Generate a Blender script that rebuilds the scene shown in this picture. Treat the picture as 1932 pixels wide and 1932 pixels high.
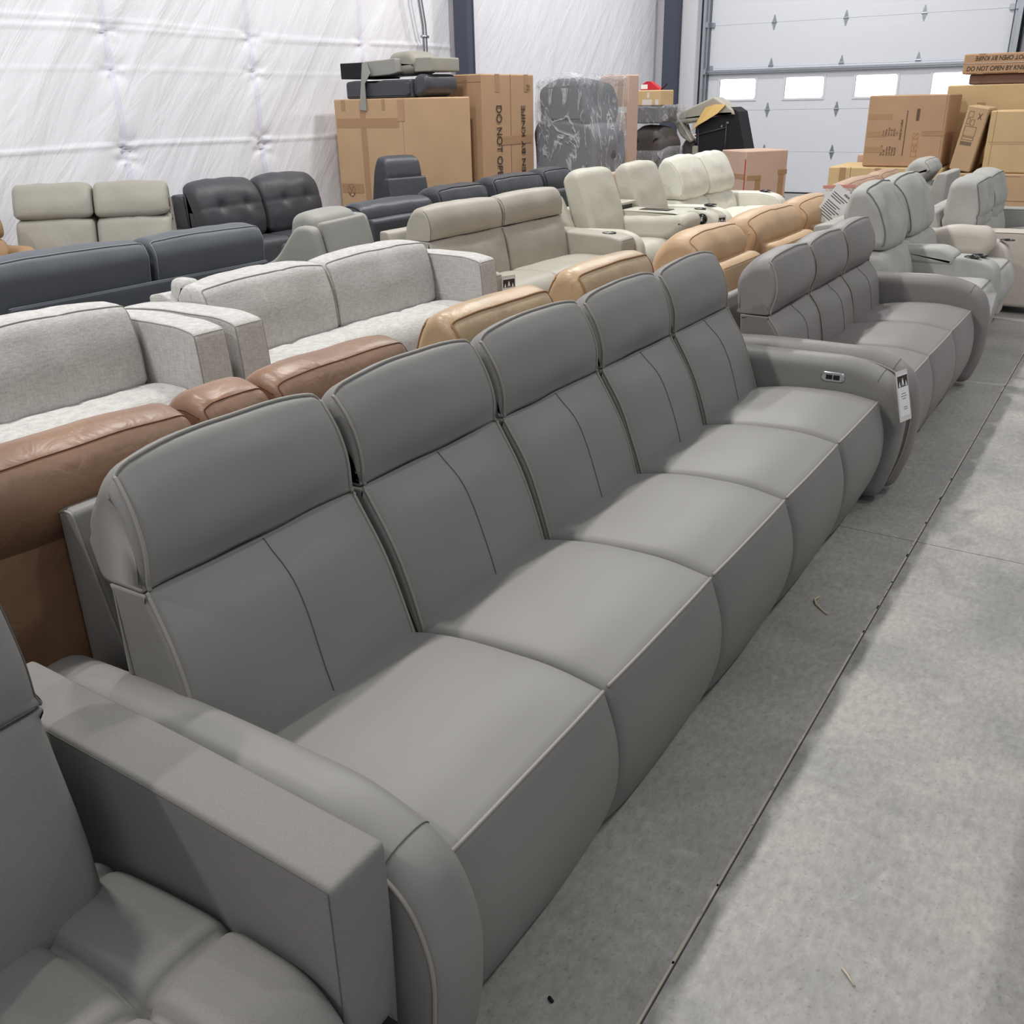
import bpy, math, random
from mathutils import Vector, Matrix, noise
random.seed(7)
for o in list(bpy.data.objects): bpy.data.objects.remove(o)
C = bpy.context.scene.collection
S = bpy.context.scene
PI = math.pi

# ------------------------------------------------------------------ camera
def make_camera():
    yaw, pit, rol = math.radians(-33.36), math.radians(-23.654), math.radians(-1.26)
    f = Vector((math.sin(yaw)*math.cos(pit), math.cos(yaw)*math.cos(pit), math.sin(pit)))
    r = Vector((math.cos(yaw), -math.sin(yaw), 0)); u = r.cross(f)
    c, s = math.cos(rol), math.sin(rol)
    R, U = c*r+s*u, -s*r+c*u
    cam = bpy.data.cameras.new('camera'); o = bpy.data.objects.new('camera', cam); C.objects.link(o)
    m = Matrix((R, U, -f)).transposed().to_4x4(); m.translation = (0, 0, 1.6)
    o.matrix_world = m
    cam.sensor_width = 36; cam.lens = 1769.6/1932*36; cam.clip_start = .05
    S.camera = o
make_camera()
S.view_settings.view_transform = 'Standard'; S.view_settings.look = 'None'
S.view_settings.exposure = 0.0; S.view_settings.gamma = 1; S.view_settings.use_curve_mapping = False
# ------------------------------------------------------------------ daylight and lamps
w = bpy.data.worlds.new('sky'); S.world = w; w.use_nodes = True
bg = w.node_tree.nodes['Background']; bg.inputs[0].default_value = (.93, .96, 1, 1); bg.inputs[1].default_value = .40
def hazy_horizon():
    # bright hazy daylight low in the sky beyond the roller door
    nt = w.node_tree; L = nt.links.new
    tc = nt.nodes.new('ShaderNodeTexCoord'); dp = nt.nodes.new('ShaderNodeVectorMath'); dp.operation = 'DOT_PRODUCT'
    dp.inputs[1].default_value = (-.26, .966, 0); L(tc.outputs['Generated'], dp.inputs[0])
    mx = nt.nodes.new('ShaderNodeMath'); mx.operation = 'MAXIMUM'; mx.inputs[1].default_value = 0; L(dp.outputs['Value'], mx.inputs[0])
    pw = nt.nodes.new('ShaderNodeMath'); pw.operation = 'POWER'; pw.inputs[1].default_value = 70; L(mx.outputs[0], pw.inputs[0])
    ma = nt.nodes.new('ShaderNodeMath'); ma.operation = 'MULTIPLY_ADD'; ma.inputs[1].default_value = 7; ma.inputs[2].default_value = .36
    L(pw.outputs[0], ma.inputs[0]); L(ma.outputs[0], bg.inputs[1])
hazy_horizon()
def lamp(x, y, z, p, sx=.35, sy=1.2, col=(1, .985, .96), aim=None):
    l = bpy.data.lights.new('high_bay_lamp', 'AREA'); l.shape = 'RECTANGLE'; l.size = sx; l.size_y = sy
    l.energy = p; l.color = col
    o = bpy.data.objects.new('high_bay_lamp', l); o.location = (x, y, z); C.objects.link(o)
    o['label'] = 'high bay lamp under the roof'; o['category'] = 'lamp'; o['group'] = 'high bay lamps'
    if aim is not None: o.rotation_euler = aim
LX = -4.75
for y in (-3.2, 1.2, 5.6, 10.0, 14.4): lamp(LX, y, 7.0, 240, .25, .5)
for y in (-1.0, 3.4, 7.8, 12.2): lamp(2.4, y, 7.0, 75, .25, .5)

# ------------------------------------------------------------------ materials
def lin(c):
    return tuple(((v/255)/12.92 if v/255 <= .04045 else ((v/255+.055)/1.055)**2.4) for v in c) + (1,)
def node_mat(name):
    m = bpy.data.materials.new(name); m.use_nodes = True
    nt = m.node_tree; b = nt.nodes['Principled BSDF']; return m, nt, b
def N(nt, t, **k):
    n = nt.nodes.new(t)
    for a, v in k.items():
        if a in n.inputs: n.inputs[a].default_value = v
        else: setattr(n, a, v)
    return n
def soft(name, col, rough=.5, kind='leather', var=.06, bump=.25, big=.0, spec=.4):
    m, nt, b = node_mat(name); L = nt.links.new
    tc = N(nt, 'ShaderNodeTexCoord'); base = lin(col)
    n1 = N(nt, 'ShaderNodeTexNoise'); n1.inputs['Scale'].default_value = 5; n1.inputs['Detail'].default_value = 4
    L(tc.outputs['Object'], n1.inputs['Vector'])
    mp = N(nt, 'ShaderNodeMapRange'); mp.inputs['From Min'].default_value = .3; mp.inputs['From Max'].default_value = .7
    mp.inputs['To Min'].default_value = 1-var; mp.inputs['To Max'].default_value = 1+var
    L(n1.outputs['Fac'], mp.inputs['Value'])
    mul = N(nt, 'ShaderNodeVectorMath', operation='SCALE'); mul.inputs[0].default_value = base[:3]
    L(mp.outputs[0], mul.inputs['Scale'])
    last = mul.outputs[0]
    fine = N(nt, 'ShaderNodeTexNoise')
    if kind == 'leather':
        fine.inputs['Scale'].default_value = 420; fine.inputs['Detail'].default_value = 2
        L(tc.outputs['Object'], fine.inputs['Vector'])
    else:
        fine.inputs['Scale'].default_value = 1; fine.inputs['Detail'].default_value = 3
        s1 = N(nt, 'ShaderNodeMapping'); s1.inputs['Scale'].default_value = (26, 26, 210) if kind == 'linen' else (900, 260, 900)
        L(tc.outputs['Object'], s1.inputs[0]); L(s1.outputs[0], fine.inputs['Vector'])
    fac = fine.outputs['Fac']
    if kind == 'linen':
        f2 = N(nt, 'ShaderNodeTexNoise'); f2.inputs['Scale'].default_value = 1; f2.inputs['Detail'].default_value = 3
        s2 = N(nt, 'ShaderNodeMapping'); s2.inputs['Scale'].default_value = (210, 210, 22)
        L(tc.outputs['Object'], s2.inputs[0]); L(s2.outputs[0], f2.inputs['Vector'])
        av = N(nt, 'ShaderNodeMath', operation='ADD'); L(fac, av.inputs[0]); L(f2.outputs['Fac'], av.inputs[1])
        hv = N(nt, 'ShaderNodeMath', operation='MULTIPLY'); L(av.outputs[0], hv.inputs[0]); hv.inputs[1].default_value = .5
        fac = hv.outputs[0]
    if kind != 'leather':
        m2 = N(nt, 'ShaderNodeMapRange'); m2.inputs['From Min'].default_value = .35; m2.inputs['From Max'].default_value = .65
        a = .19 if kind == 'linen' else .08
        m2.inputs['To Min'].default_value = 1-a; m2.inputs['To Max'].default_value = 1+a
        L(fac, m2.inputs['Value'])
        mu2 = N(nt, 'ShaderNodeVectorMath', operation='SCALE'); L(last, mu2.inputs[0]); L(m2.outputs[0], mu2.inputs['Scale'])
        last = mu2.outputs[0]
    L(last, b.inputs['Base Color'])
    b.inputs['Roughness'].default_value = rough; b.inputs['Specular IOR Level'].default_value = spec
    bp = N(nt, 'ShaderNodeBump'); bp.inputs['Strength'].default_value = bump; bp.inputs['Distance'].default_value = .001 if kind == 'leather' else .002
    L(fac, bp.inputs['Height'])
    if big > 0:
        n3 = N(nt, 'ShaderNodeTexNoise'); n3.inputs['Scale'].default_value = 11; n3.inputs['Detail'].default_value = 3; n3.inputs['Distortion'].default_value = 1.2
        L(tc.outputs['Object'], n3.inputs['Vector'])
        b2 = N(nt, 'ShaderNodeBump'); b2.inputs['Strength'].default_value = big; b2.inputs['Distance'].default_value = .012
        L(n3.outputs['Fac'], b2.inputs['Height']); L(b2.outputs[0], bp.inputs['Normal'])
    L(bp.outputs[0], b.inputs['Normal'])
    return m
def plain(name, col, rough=.5, metal=0, spec=.4, bump=0, bscale=20, var=0, vscale=3):
    m, nt, b = node_mat(name); L = nt.links.new
    b.inputs['Base Color'].default_value = lin(col); b.inputs['Roughness'].default_value = rough
    b.inputs['Metallic'].default_value = metal; b.inputs['Specular IOR Level'].default_value = spec
    tc = N(nt, 'ShaderNodeTexCoord')
    if var:
        n1 = N(nt, 'ShaderNodeTexNoise'); n1.inputs['Scale'].default_value = vscale; n1.inputs['Detail'].default_value = 5
        L(tc.outputs['Object'], n1.inputs['Vector'])
        mp = N(nt, 'ShaderNodeMapRange'); mp.inputs['From Min'].default_value = .3; mp.inputs['From Max'].default_value = .7
        mp.inputs['To Min'].default_value = 1-var; mp.inputs['To Max'].default_value = 1+var; L(n1.outputs['Fac'], mp.inputs['Value'])
        mul = N(nt, 'ShaderNodeVectorMath', operation='SCALE'); mul.inputs[0].default_value = lin(col)[:3]; L(mp.outputs[0], mul.inputs['Scale'])
        L(mul.outputs[0], b.inputs['Base Color'])
    if bump:
        n2 = N(nt, 'ShaderNodeTexNoise'); n2.inputs['Scale'].default_value = bscale; n2.inputs['Detail'].default_value = 4
        L(tc.outputs['Object'], n2.inputs['Vector'])
        bp = N(nt, 'ShaderNodeBump'); bp.inputs['Strength'].default_value = bump; bp.inputs['Distance'].default_value = .01
        L(n2.outputs['Fac'], bp.inputs['Height']); L(bp.outputs[0], b.inputs['Normal'])
    return m
M = {}
M['grey'] = soft('taupe_grey_leather', (127, 125, 122), .5, 'leather', .02, .1, .05)
M['greypipe'] = plain('taupe_grey_piping', (140, 137, 131), .45)
M['grey2'] = soft('warm_grey_leather', (126, 122, 120), .5, 'leather', .02, .1, .05)
M['nearfab'] = soft('slate_grey_fabric', (125, 123, 120), .72, 'fabric', .02, .25, .04, .25)
M['thread'] = plain('grey_thread', (92, 90, 87), .7)
M['stitch'] = plain('tan_thread', (205, 150, 105), .7)
M['shadowcloth'] = plain('black_lining_shade', (22, 22, 23), .9)  # black lining that also paints in shade under sofas and between seats
M['brown'] = soft('brown_leather', (136, 105, 83), .38, 'leather', .16, .12, .35)
M['tan'] = soft('camel_leather', (178, 152, 120), .36, 'leather', .12, .12, .35)
M['tan2'] = soft('honey_leather', (186, 155, 121), .45, 'leather', .1, .12, .2)
M['tanpipe'] = plain('camel_piping', (150, 112, 76), .5)
M['salmon'] = soft('saddle_leather', (172, 140, 117), .5, 'leather', .1, .12, .2)
M['oat'] = soft('oatmeal_linen', (184, 182, 179), .9, 'linen', .03, .5, .06, .15)
M['oatpipe'] = plain('oatmeal_piping', (150, 148, 143), .9)
M['slate'] = soft('slate_leather', (84, 88, 94), .5, 'leather', .03, .12, .06)
M['slatepipe'] = plain('slate_piping', (118, 121, 127), .5)
M['black'] = soft('charcoal_leather', (62, 63, 67), .48, 'leather', .05, .12, .25)
M['dark'] = soft('dark_leather', (66, 68, 73), .42, 'leather', .05, .12, .25)
M['darkpipe'] = plain('dark_piping', (36, 37, 40), .5)
M['taupe'] = soft('taupe_leather', (163, 158, 147), .5, 'leather', .06, .12, .12)
M['love'] = soft('putty_leather', (148, 144, 134), .55, 'leather', .03, .1, .2)
M['ltgrey'] = soft('pale_grey_leather', (146, 145, 139), .55, 'leather', .03, .1, .06)
M['offwhite'] = soft('bone_leather', (184, 181, 168), .5, 'leather', .03, .1, .2)
M['cream'] = soft('ivory_leather', (212, 210, 197), .45, 'leather', .03, .1, .25)
M['creampipe'] = plain('ivory_piping', (190, 186, 172), .5)
M['sage'] = soft('sage_grey_suede', (168, 167, 162), .85, 'suede', .08, .3, .25, .2)
M['sagepipe'] = plain('sage_piping', (108, 110, 105), .7)
M['sageface'] = soft('pale_taupe_leather', (190, 182, 172), .5, 'leather', .03, .1, .15)
M['olive'] = soft('olive_brown_leather', (150, 120, 88), .6, 'leather', .05, .1, .1)
M['card'] = plain('cardboard', (186, 155, 121), .85, bump=.08, bscale=40, var=.05)
M['card2'] = plain('brown_cardboard', (174, 141, 111), .85, bump=.08, bscale=40, var=.05)
M['card3'] = plain('yellow_cardboard', (196, 169, 126), .85, bump=.08, bscale=40, var=.05)
M['card4'] = plain('dark_cardboard', (120, 92, 78), .85, bump=.08, bscale=40, var=.05)
M['pinkcard'] = plain('rosy_cardboard', (192, 164, 147), .7, bump=.08, bscale=40, var=.05)
M['tape'] = plain('brown_tape', (164, 130, 97), .3, bump=.2, bscale=30)
M['tapeshine'] = plain('clear_tape', (214, 208, 204), .15, bump=.2, bscale=30)
M['ink'] = plain('black_ink', (58, 50, 46), .8)
M['inklt'] = plain('faded_ink', (120, 92, 70), .8)
M['inklt2'] = plain('worn_ink', (92, 72, 58), .8)
M['redink'] = plain('red_ink', (176, 112, 84), .8)
M['navy'] = plain('navy_steel_paint', (70, 74, 90), .5, bump=.05)
M['steel'] = plain('galvanized_steel', (168, 174, 180), .35, .8)
M['blacksteel'] = plain('black_steel', (40, 41, 46), .4, .3)
M['plastic'] = plain('black_plastic', (20, 21, 24), .25)
M['chrome'] = plain('satin_chrome', (190, 190, 190), .25, .9)
M['wall'] = plain('white_wall_sheet', (226, 225, 232), .5, bump=.2, bscale=3)
M['paper'] = plain('white_paper', (232, 232, 232), .6)
M['pinkzip'] = plain('pink_zip_strip', (214, 150, 140), .5)
M['wood'] = plain('dark_stained_wood', (40, 36, 36), .4, var=.1, vscale=12)
M['yellowfoam'] = plain('yellow_lining', (236, 200, 130), .8)
M['red'] = plain('red_fabric', (190, 40, 50), .6)
M['blue'] = plain('blue_plastic', (40, 80, 170), .4)
M['rubber'] = plain('black_rubber', (14, 14, 15), .8)
M['straw'] = plain('dry_leaf', (190, 176, 150), .8)
M['chip'] = plain('chipped_concrete_edge', (186, 180, 164), .9)
def tarp_mat():
    m, nt, b = node_mat('white_poly_sheeting'); L = nt.links.new
    tc = N(nt, 'ShaderNodeTexCoord')
    b.inputs['Base Color'].default_value = lin((236, 236, 240)); b.inputs['Roughness'].default_value = .42; b.inputs['Specular IOR Level'].default_value = .35
    # lavender seam tape over each stud
    sx = N(nt, 'ShaderNodeSeparateXYZ'); L(tc.outputs['Object'], sx.inputs[0]); last = None
    for yy in (4.25, 5.98, 7.7, 9.45):
        a = N(nt, 'ShaderNodeMath', operation='SUBTRACT'); L(sx.outputs['Y'], a.inputs[0]); a.inputs[1].default_value = yy
        c = N(nt, 'ShaderNodeMath', operation='ABSOLUTE'); L(a.outputs[0], c.inputs[0])
        d = N(nt, 'ShaderNodeMath', operation='LESS_THAN'); L(c.outputs[0], d.inputs[0]); d.inputs[1].default_value = .035
        if last is None: last = d
        else:
            e = N(nt, 'ShaderNodeMath', operation='MAXIMUM'); L(last.outputs[0], e.inputs[0]); L(d.outputs[0], e.inputs[1]); last = e
    mx = N(nt, 'ShaderNodeMix', data_type='RGBA'); L(last.outputs[0], mx.inputs['Factor']); mx.inputs[6].default_value = lin((229, 229, 234)); mx.inputs[7].default_value = lin((221, 220, 232))
    L(mx.outputs[2], b.inputs['Base Color'])
    m0 = N(nt, 'ShaderNodeMapping'); m0.inputs['Rotation'].default_value = (math.radians(-50), 0, 0); L(tc.outputs['Object'], m0.inputs[0])
    mp = N(nt, 'ShaderNodeMapping'); mp.inputs['Scale'].default_value = (1, .55, 3.2)
    n1 = N(nt, 'ShaderNodeTexNoise'); n1.inputs['Scale'].default_value = 1.6; n1.inputs['Detail'].default_value = 5; n1.inputs['Distortion'].default_value = .8
    L(m0.outputs[0], mp.inputs[0]); L(mp.outputs[0], n1.inputs['Vector'])
    bp = N(nt, 'ShaderNodeBump'); bp.inputs['Strength'].default_value = .5; bp.inputs['Distance'].default_value = .04
    L(n1.outputs['Fac'], bp.inputs['Height'])
    n2 = N(nt, 'ShaderNodeTexNoise'); n2.inputs['Scale'].default_value = 14; n2.inputs['Detail'].default_value = 4; n2.inputs['Distortion'].default_value = 1.5
    L(tc.outputs['Object'], n2.inputs['Vector'])
    b2 = N(nt, 'ShaderNodeBump'); b2.inputs['Strength'].default_value = .1; b2.inputs['Distance'].default_value = .01
    L(n2.outputs['Fac'], b2.inputs['Height']); L(bp.outputs[0], b2.inputs['Normal']); L(b2.outputs[0], b.inputs['Normal'])
    return m
M['tarp'] = tarp_mat()
def floor_mat():
    m, nt, b = node_mat('sealed_concrete'); L = nt.links.new
    tc = N(nt, 'ShaderNodeTexCoord')
    a = N(nt, 'ShaderNodeTexNoise'); a.inputs['Scale'].default_value = 1.7; a.inputs['Detail'].default_value = 8; a.inputs['Roughness'].default_value = .62; a.inputs['Distortion'].default_value = .4
    c = N(nt, 'ShaderNodeTexNoise'); c.inputs['Scale'].default_value = 34; c.inputs['Detail'].default_value = 6; c.inputs['Roughness'].default_value = .7
    mpg = N(nt, 'ShaderNodeMapping'); mpg.inputs['Scale'].default_value = (1.6, .8, 1)
    L(tc.outputs['Object'], a.inputs['Vector']); L(tc.outputs['Object'], mpg.inputs[0]); L(mpg.outputs[0], c.inputs['Vector'])
    r1 = N(nt, 'ShaderNodeValToRGB'); e = r1.color_ramp.elements
    e[0].position = .3; e[0].color = lin((134, 133, 130)); e[1].position = .72; e[1].color = lin((170, 167, 161))
    L(a.outputs['Fac'], r1.inputs[0])
    r2 = N(nt, 'ShaderNodeMapRange'); r2.inputs['From Min'].default_value = .3; r2.inputs['From Max'].default_value = .72; r2.inputs['To Min'].default_value = .80; r2.inputs['To Max'].default_value = 1.2
    L(c.outputs['Fac'], r2.inputs['Value'])
    mu = N(nt, 'ShaderNodeVectorMath', operation='SCALE'); L(r1.outputs[0], mu.inputs[0]); L(r2.outputs[0], mu.inputs['Scale'])
    # pale scuffs: sparse bright wisps
    d = N(nt, 'ShaderNodeTexNoise'); d.inputs['Scale'].default_value = 5.5; d.inputs['Detail'].default_value = 6; d.inputs['Distortion'].default_value = 2.2
    L(tc.outputs['Object'], d.inputs['Vector'])
    r3 = N(nt, 'ShaderNodeMapRange'); r3.inputs['From Min'].default_value = .62; r3.inputs['From Max'].default_value = .8; r3.inputs['To Min'].default_value = 0; r3.inputs['To Max'].default_value = .5
    L(d.outputs['Fac'], r3.inputs['Value'])
    mx = N(nt, 'ShaderNodeMix', data_type='RGBA'); L(r3.outputs[0], mx.inputs['Factor']); L(mu.outputs[0], mx.inputs[6]); mx.inputs[7].default_value = lin((192, 190, 183))
    # dark pits
    v = N(nt, 'ShaderNodeTexNoise'); v.inputs['Scale'].default_value = 75; v.inputs['Detail'].default_value = 2
    L(tc.outputs['Object'], v.inputs['Vector'])
    r4 = N(nt, 'ShaderNodeMapRange'); r4.inputs['From Min'].default_value = .3; r4.inputs['From Max'].default_value = .38; r4.inputs['To Min'].default_value = .8; r4.inputs['To Max'].default_value = 1
    L(v.outputs['Fac'], r4.inputs['Value'])
    m3 = N(nt, 'ShaderNodeVectorMath', operation='SCALE'); L(mx.outputs[2], m3.inputs[0]); L(r4.outputs[0], m3.inputs['Scale'])
    L(m3.outputs[0], b.inputs['Base Color'])
    b.inputs['Roughness'].default_value = .42; b.inputs['Specular IOR Level'].default_value = .35
    rr = N(nt, 'ShaderNodeMapRange'); rr.inputs['To Min'].default_value = .32; rr.inputs['To Max'].default_value = .6; L(a.outputs['Fac'], rr.inputs['Value']); L(rr.outputs[0], b.inputs['Roughness'])
    bp = N(nt, 'ShaderNodeBump'); bp.inputs['Strength'].default_value = .06; bp.inputs['Distance'].default_value = .004
    L(c.outputs['Fac'], bp.inputs['Height']); L(bp.outputs[0], b.inputs['Normal'])
    return m
M['floor'] = floor_mat()
def film_mat(name, alpha, col=(232, 234, 240), sc=9):
    m, nt, b = node_mat(name); L = nt.links.new
    tc = N(nt, 'ShaderNodeTexCoord')
    b.inputs['Base Color'].default_value = lin(col); b.inputs['Roughness'].default_value = .1; b.inputs['Specular IOR Level'].default_value = .9
    mp = N(nt, 'ShaderNodeMapping'); mp.inputs['Scale'].default_value = (1, 1, .45); mp.inputs['Rotation'].default_value = (0, .5, .3); L(tc.outputs['Object'], mp.inputs[0])
    n = N(nt, 'ShaderNodeTexNoise'); n.inputs['Scale'].default_value = sc; n.inputs['Detail'].default_value = 6; n.inputs['Distortion'].default_value = 3
    L(mp.outputs[0], n.inputs['Vector'])
    # thin bright creases where the noise crosses its middle value
    sb = N(nt, 'ShaderNodeMath', operation='SUBTRACT'); L(n.outputs['Fac'], sb.inputs[0]); sb.inputs[1].default_value = .5
    ab = N(nt, 'ShaderNodeMath', operation='ABSOLUTE'); L(sb.outputs[0], ab.inputs[0])
    mr = N(nt, 'ShaderNodeMapRange'); mr.inputs['From Min'].default_value = 0; mr.inputs['From Max'].default_value = .045
    mr.inputs['To Min'].default_value = min(1, alpha+.45); mr.inputs['To Max'].default_value = alpha
    L(ab.outputs[0], mr.inputs['Value']); L(mr.outputs[0], b.inputs['Alpha'])
    bp = N(nt, 'ShaderNodeBump'); bp.inputs['Strength'].default_value = 1; bp.inputs['Distance'].default_value = .03
    L(mr.outputs[0], bp.inputs['Height']); L(bp.outputs[0], b.inputs['Normal'])
    return m
M['film'] = film_mat('clear_stretch_film', .16, sc=2.6)
def door_mat():
    m, nt, b = node_mat('white_door_panel'); L = nt.links.new
    tc = N(nt, 'ShaderNodeTexCoord')
    b.inputs['Base Color'].default_value = lin((214, 217, 224)); b.inputs['Roughness'].default_value = .5
    wv = N(nt, 'ShaderNodeTexWave', bands_direction='Z'); wv.inputs['Scale'].default_value = 2.6
    L(tc.outputs['Object'], wv.inputs['Vector'])
    n = N(nt, 'ShaderNodeTexNoise'); n.inputs['Scale'].default_value = 150; L(tc.outputs['Object'], n.inputs['Vector'])
    ad = N(nt, 'ShaderNodeMath', operation='MULTIPLY_ADD'); L(n.outputs['Fac'], ad.inputs[0]); ad.inputs[1].default_value = .15; L(wv.outputs['Fac'], ad.inputs[2])
    bp = N(nt, 'ShaderNodeBump'); bp.inputs['Strength'].default_value = .12; bp.inputs['Distance'].default_value = .004
    L(ad.outputs[0], bp.inputs['Height']); L(bp.outputs[0], b.inputs['Normal'])
    return m
M['door'] = door_mat()
def glass_mat():
    m, nt, b = node_mat('window_pane')
    b.inputs['Base Color'].default_value = (1, 1, 1, 1); b.inputs['Roughness'].default_value = 0
    b.inputs['Alpha'].default_value = .12; b.inputs['Specular IOR Level'].default_value = .5
    return m
M['glass'] = glass_mat()

# ------------------------------------------------------------------ object helpers
def link_mesh(name, V, F, mat, parent=None, smooth=True, label=None):
    me = bpy.data.meshes.new(name); me.from_pydata([tuple(v) for v in V], [], F); me.update()
    if smooth:
        for p in me.polygons: p.use_smooth = True
    me.materials.append(mat)
    o = bpy.data.objects.new(name, me); C.objects.link(o)
    if parent is not None: o.parent = parent
    if label: o['label'] = label
    return o
def thing(name, label, cat, loc=(0, 0, 0), rz=0, group=None, rot=None):
    o = bpy.data.objects.new(name, None); C.objects.link(o); o.empty_display_size = .1
    o.location = loc; o.rotation_euler = rot if rot else (0, 0, rz)
    o['label'] = label; o['category'] = cat
    if group: o['group'] = group
    return o
def tag(o, label, cat, group=None):
    o['label'] = label; o['category'] = cat
    if group: o['group'] = group
    return o
def struct(o): o['kind'] = 'structure'; return o
class MB:
    def __init__(s): s.V = []; s.F = []
    def add(s, V, F, mtx=None):
        k = len(s.V); s.V += [(mtx @ Vector(v)) if mtx else Vector(v) for v in V]; s.F += [[i+k for i in f] for f in F]; return s
    def box(s, a, b, mtx=None):
        (x0, y0, z0), (x1, y1, z1) = a, b
        V = [(x0, y0, z0), (x1, y0, z0), (x1, y1, z0), (x0, y1, z0), (x0, y0, z1), (x1, y0, z1), (x1, y1, z1), (x0, y1, z1)]
        return s.add(V, [[0, 3, 2, 1], [4, 5, 6, 7], [0, 1, 5, 4], [1, 2, 6, 5], [2, 3, 7, 6], [3, 0, 4, 7]], mtx)
    def rbox(s, a, b, r=.01, mtx=None):       # box with chamfered edges
        a = Vector(a); b = Vector(b); c = (a+b)/2; h = (b-a)/2; r = min(r, h.x*.9, h.y*.9, h.z*.9)
        V = []; idx = {}
        for sx in (-1, 1):
            for sy in (-1, 1):
                for sz in (-1, 1):
                    for ax in range(3):
                        p = [sx*(h.x-r), sy*(h.y-r), sz*(h.z-r)]; p[ax] = (sx, sy, sz)[ax]*h[ax]
                        idx[(sx, sy, sz, ax)] = len(V); V.append(c+Vector(p))
        F = []
        for ax in range(3):
            o1, o2 = [i for i in range(3) if i != ax]
            for s0 in (-1, 1):
                q = []
                for (u, v) in ((-1, -1), (1, -1), (1, 1), (-1, 1)):
                    k = [0, 0, 0]; k[ax] = s0; k[o1] = u; k[o2] = v; q.append(idx[(k[0], k[1], k[2], ax)])
                F.append(q)
        for ax in range(3):   # edges along ax
            o1, o2 = [i for i in range(3) if i != ax]
            for u in (-1, 1):
                for v in (-1, 1):
                    def K(sg, a2):
                        k = [0, 0, 0]; k[ax] = sg; k[o1] = u; k[o2] = v; return idx[(k[0], k[1], k[2], a2)]
                    F.append([K(-1, o1), K(1, o1), K(1, o2), K(-1, o2)])
        for sx in (-1, 1):
            for sy in (-1, 1):
                for sz in (-1, 1): F.append([idx[(sx, sy, sz, 0)], idx[(sx, sy, sz, 1)], idx[(sx, sy, sz, 2)]])
        return s.add(V, F, mtx)
    def cyl(s, c, r, h, n=20, axis='z', r2=None):
        r2 = r if r2 is None else r2; V = []
        for k, (rr, t) in enumerate(((r, 0), (r2, h))):
            for i in range(n):
                a = 2*PI*i/n; p = (rr*math.cos(a), rr*math.sin(a), t)
                if axis == 'y': p = (p[0], p[2], p[1])
                if axis == 'x': p = (p[2], p[0], p[1])
                V.append((c[0]+p[0], c[1]+p[1], c[2]+p[2]))
        F = [[i, (i+1) % n, n+(i+1) % n, n+i] for i in range(n)]+[list(range(n))[::-1], list(range(n, 2*n))]
        return s.add(V, F)
    def tube(s, pts, r, n=8, closed=False):
        pts = [Vector(p) for p in pts]; m = len(pts); V = []; F = []
        up = Vector((0, 0, 1)); prev = None
        for i, p in enumerate(pts):
            t = (pts[(i+1) % m]-pts[i-1]) if closed else (pts[min(i+1, m-1)]-pts[max(i-1, 0)])
            t = t.normalized() if t.length > 1e-9 else Vector((1, 0, 0))
            if prev is None:
                a = t.cross(up) if abs(t.dot(up)) < .95 else t.cross(Vector((1, 0, 0)))
            else: a = prev - t*prev.dot(t)
            a = a.normalized(); prev = a; b = t.cross(a)
            for j in range(n):
                g = 2*PI*j/n; V.append(p+a*(r*math.cos(g))+b*(r*math.sin(g)))
        for i in range(m if closed else m-1):
            for j in range(n):
                k = (i+1) % m
                F.append([i*n+j, i*n+(j+1) % n, k*n+(j+1) % n, k*n+j])
        if not closed: F += [list(range(n))[::-1], [(m-1)*n+j for j in range(n)]]
        return s.add(V, F)
    def build(s, name, mat, parent=None, smooth=False, label=None):
        return link_mesh(name, s.V, s.F, mat, parent, smooth, label)

def rpoly(pts, res=.035, seg=5):
    """closed polygon of (x, z, r): rounds corners, resamples the edges; returns points and index of each control point"""
    n = len(pts); out = []; key = []
    for i in range(n):
        p = Vector(pts[i][:2]); a = Vector(pts[i-1][:2]); b = Vector(pts[(i+1) % n][:2]); r = pts[i][2] if len(pts[i]) > 2 else .02
        d = min(r, (a-p).length*.48, (b-p).length*.48)
        if d < 1e-4: loc = [p]
        else:
            q0 = p+(a-p).normalized()*d; q1 = p+(b-p).normalized()*d
            loc = [q0*(1-t)**2+p*2*t*(1-t)+q1*t*t for t in [k/seg for k in range(seg+1)]]
        if out:
            e = loc[0]-out[-1]; m = int(e.length/res)
            s0 = out[-1].copy()
            for k in range(1, m+1): out.append(s0+e*(k/(m+1)))
        key.append(len(out)+len(loc)//2); out += loc
    e = out[0]-out[-1]; m = int(e.length/res); s0 = out[-1].copy()
    for k in range(1, m+1): out.append(s0+e*(k/(m+1)))
    return out, key

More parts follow.
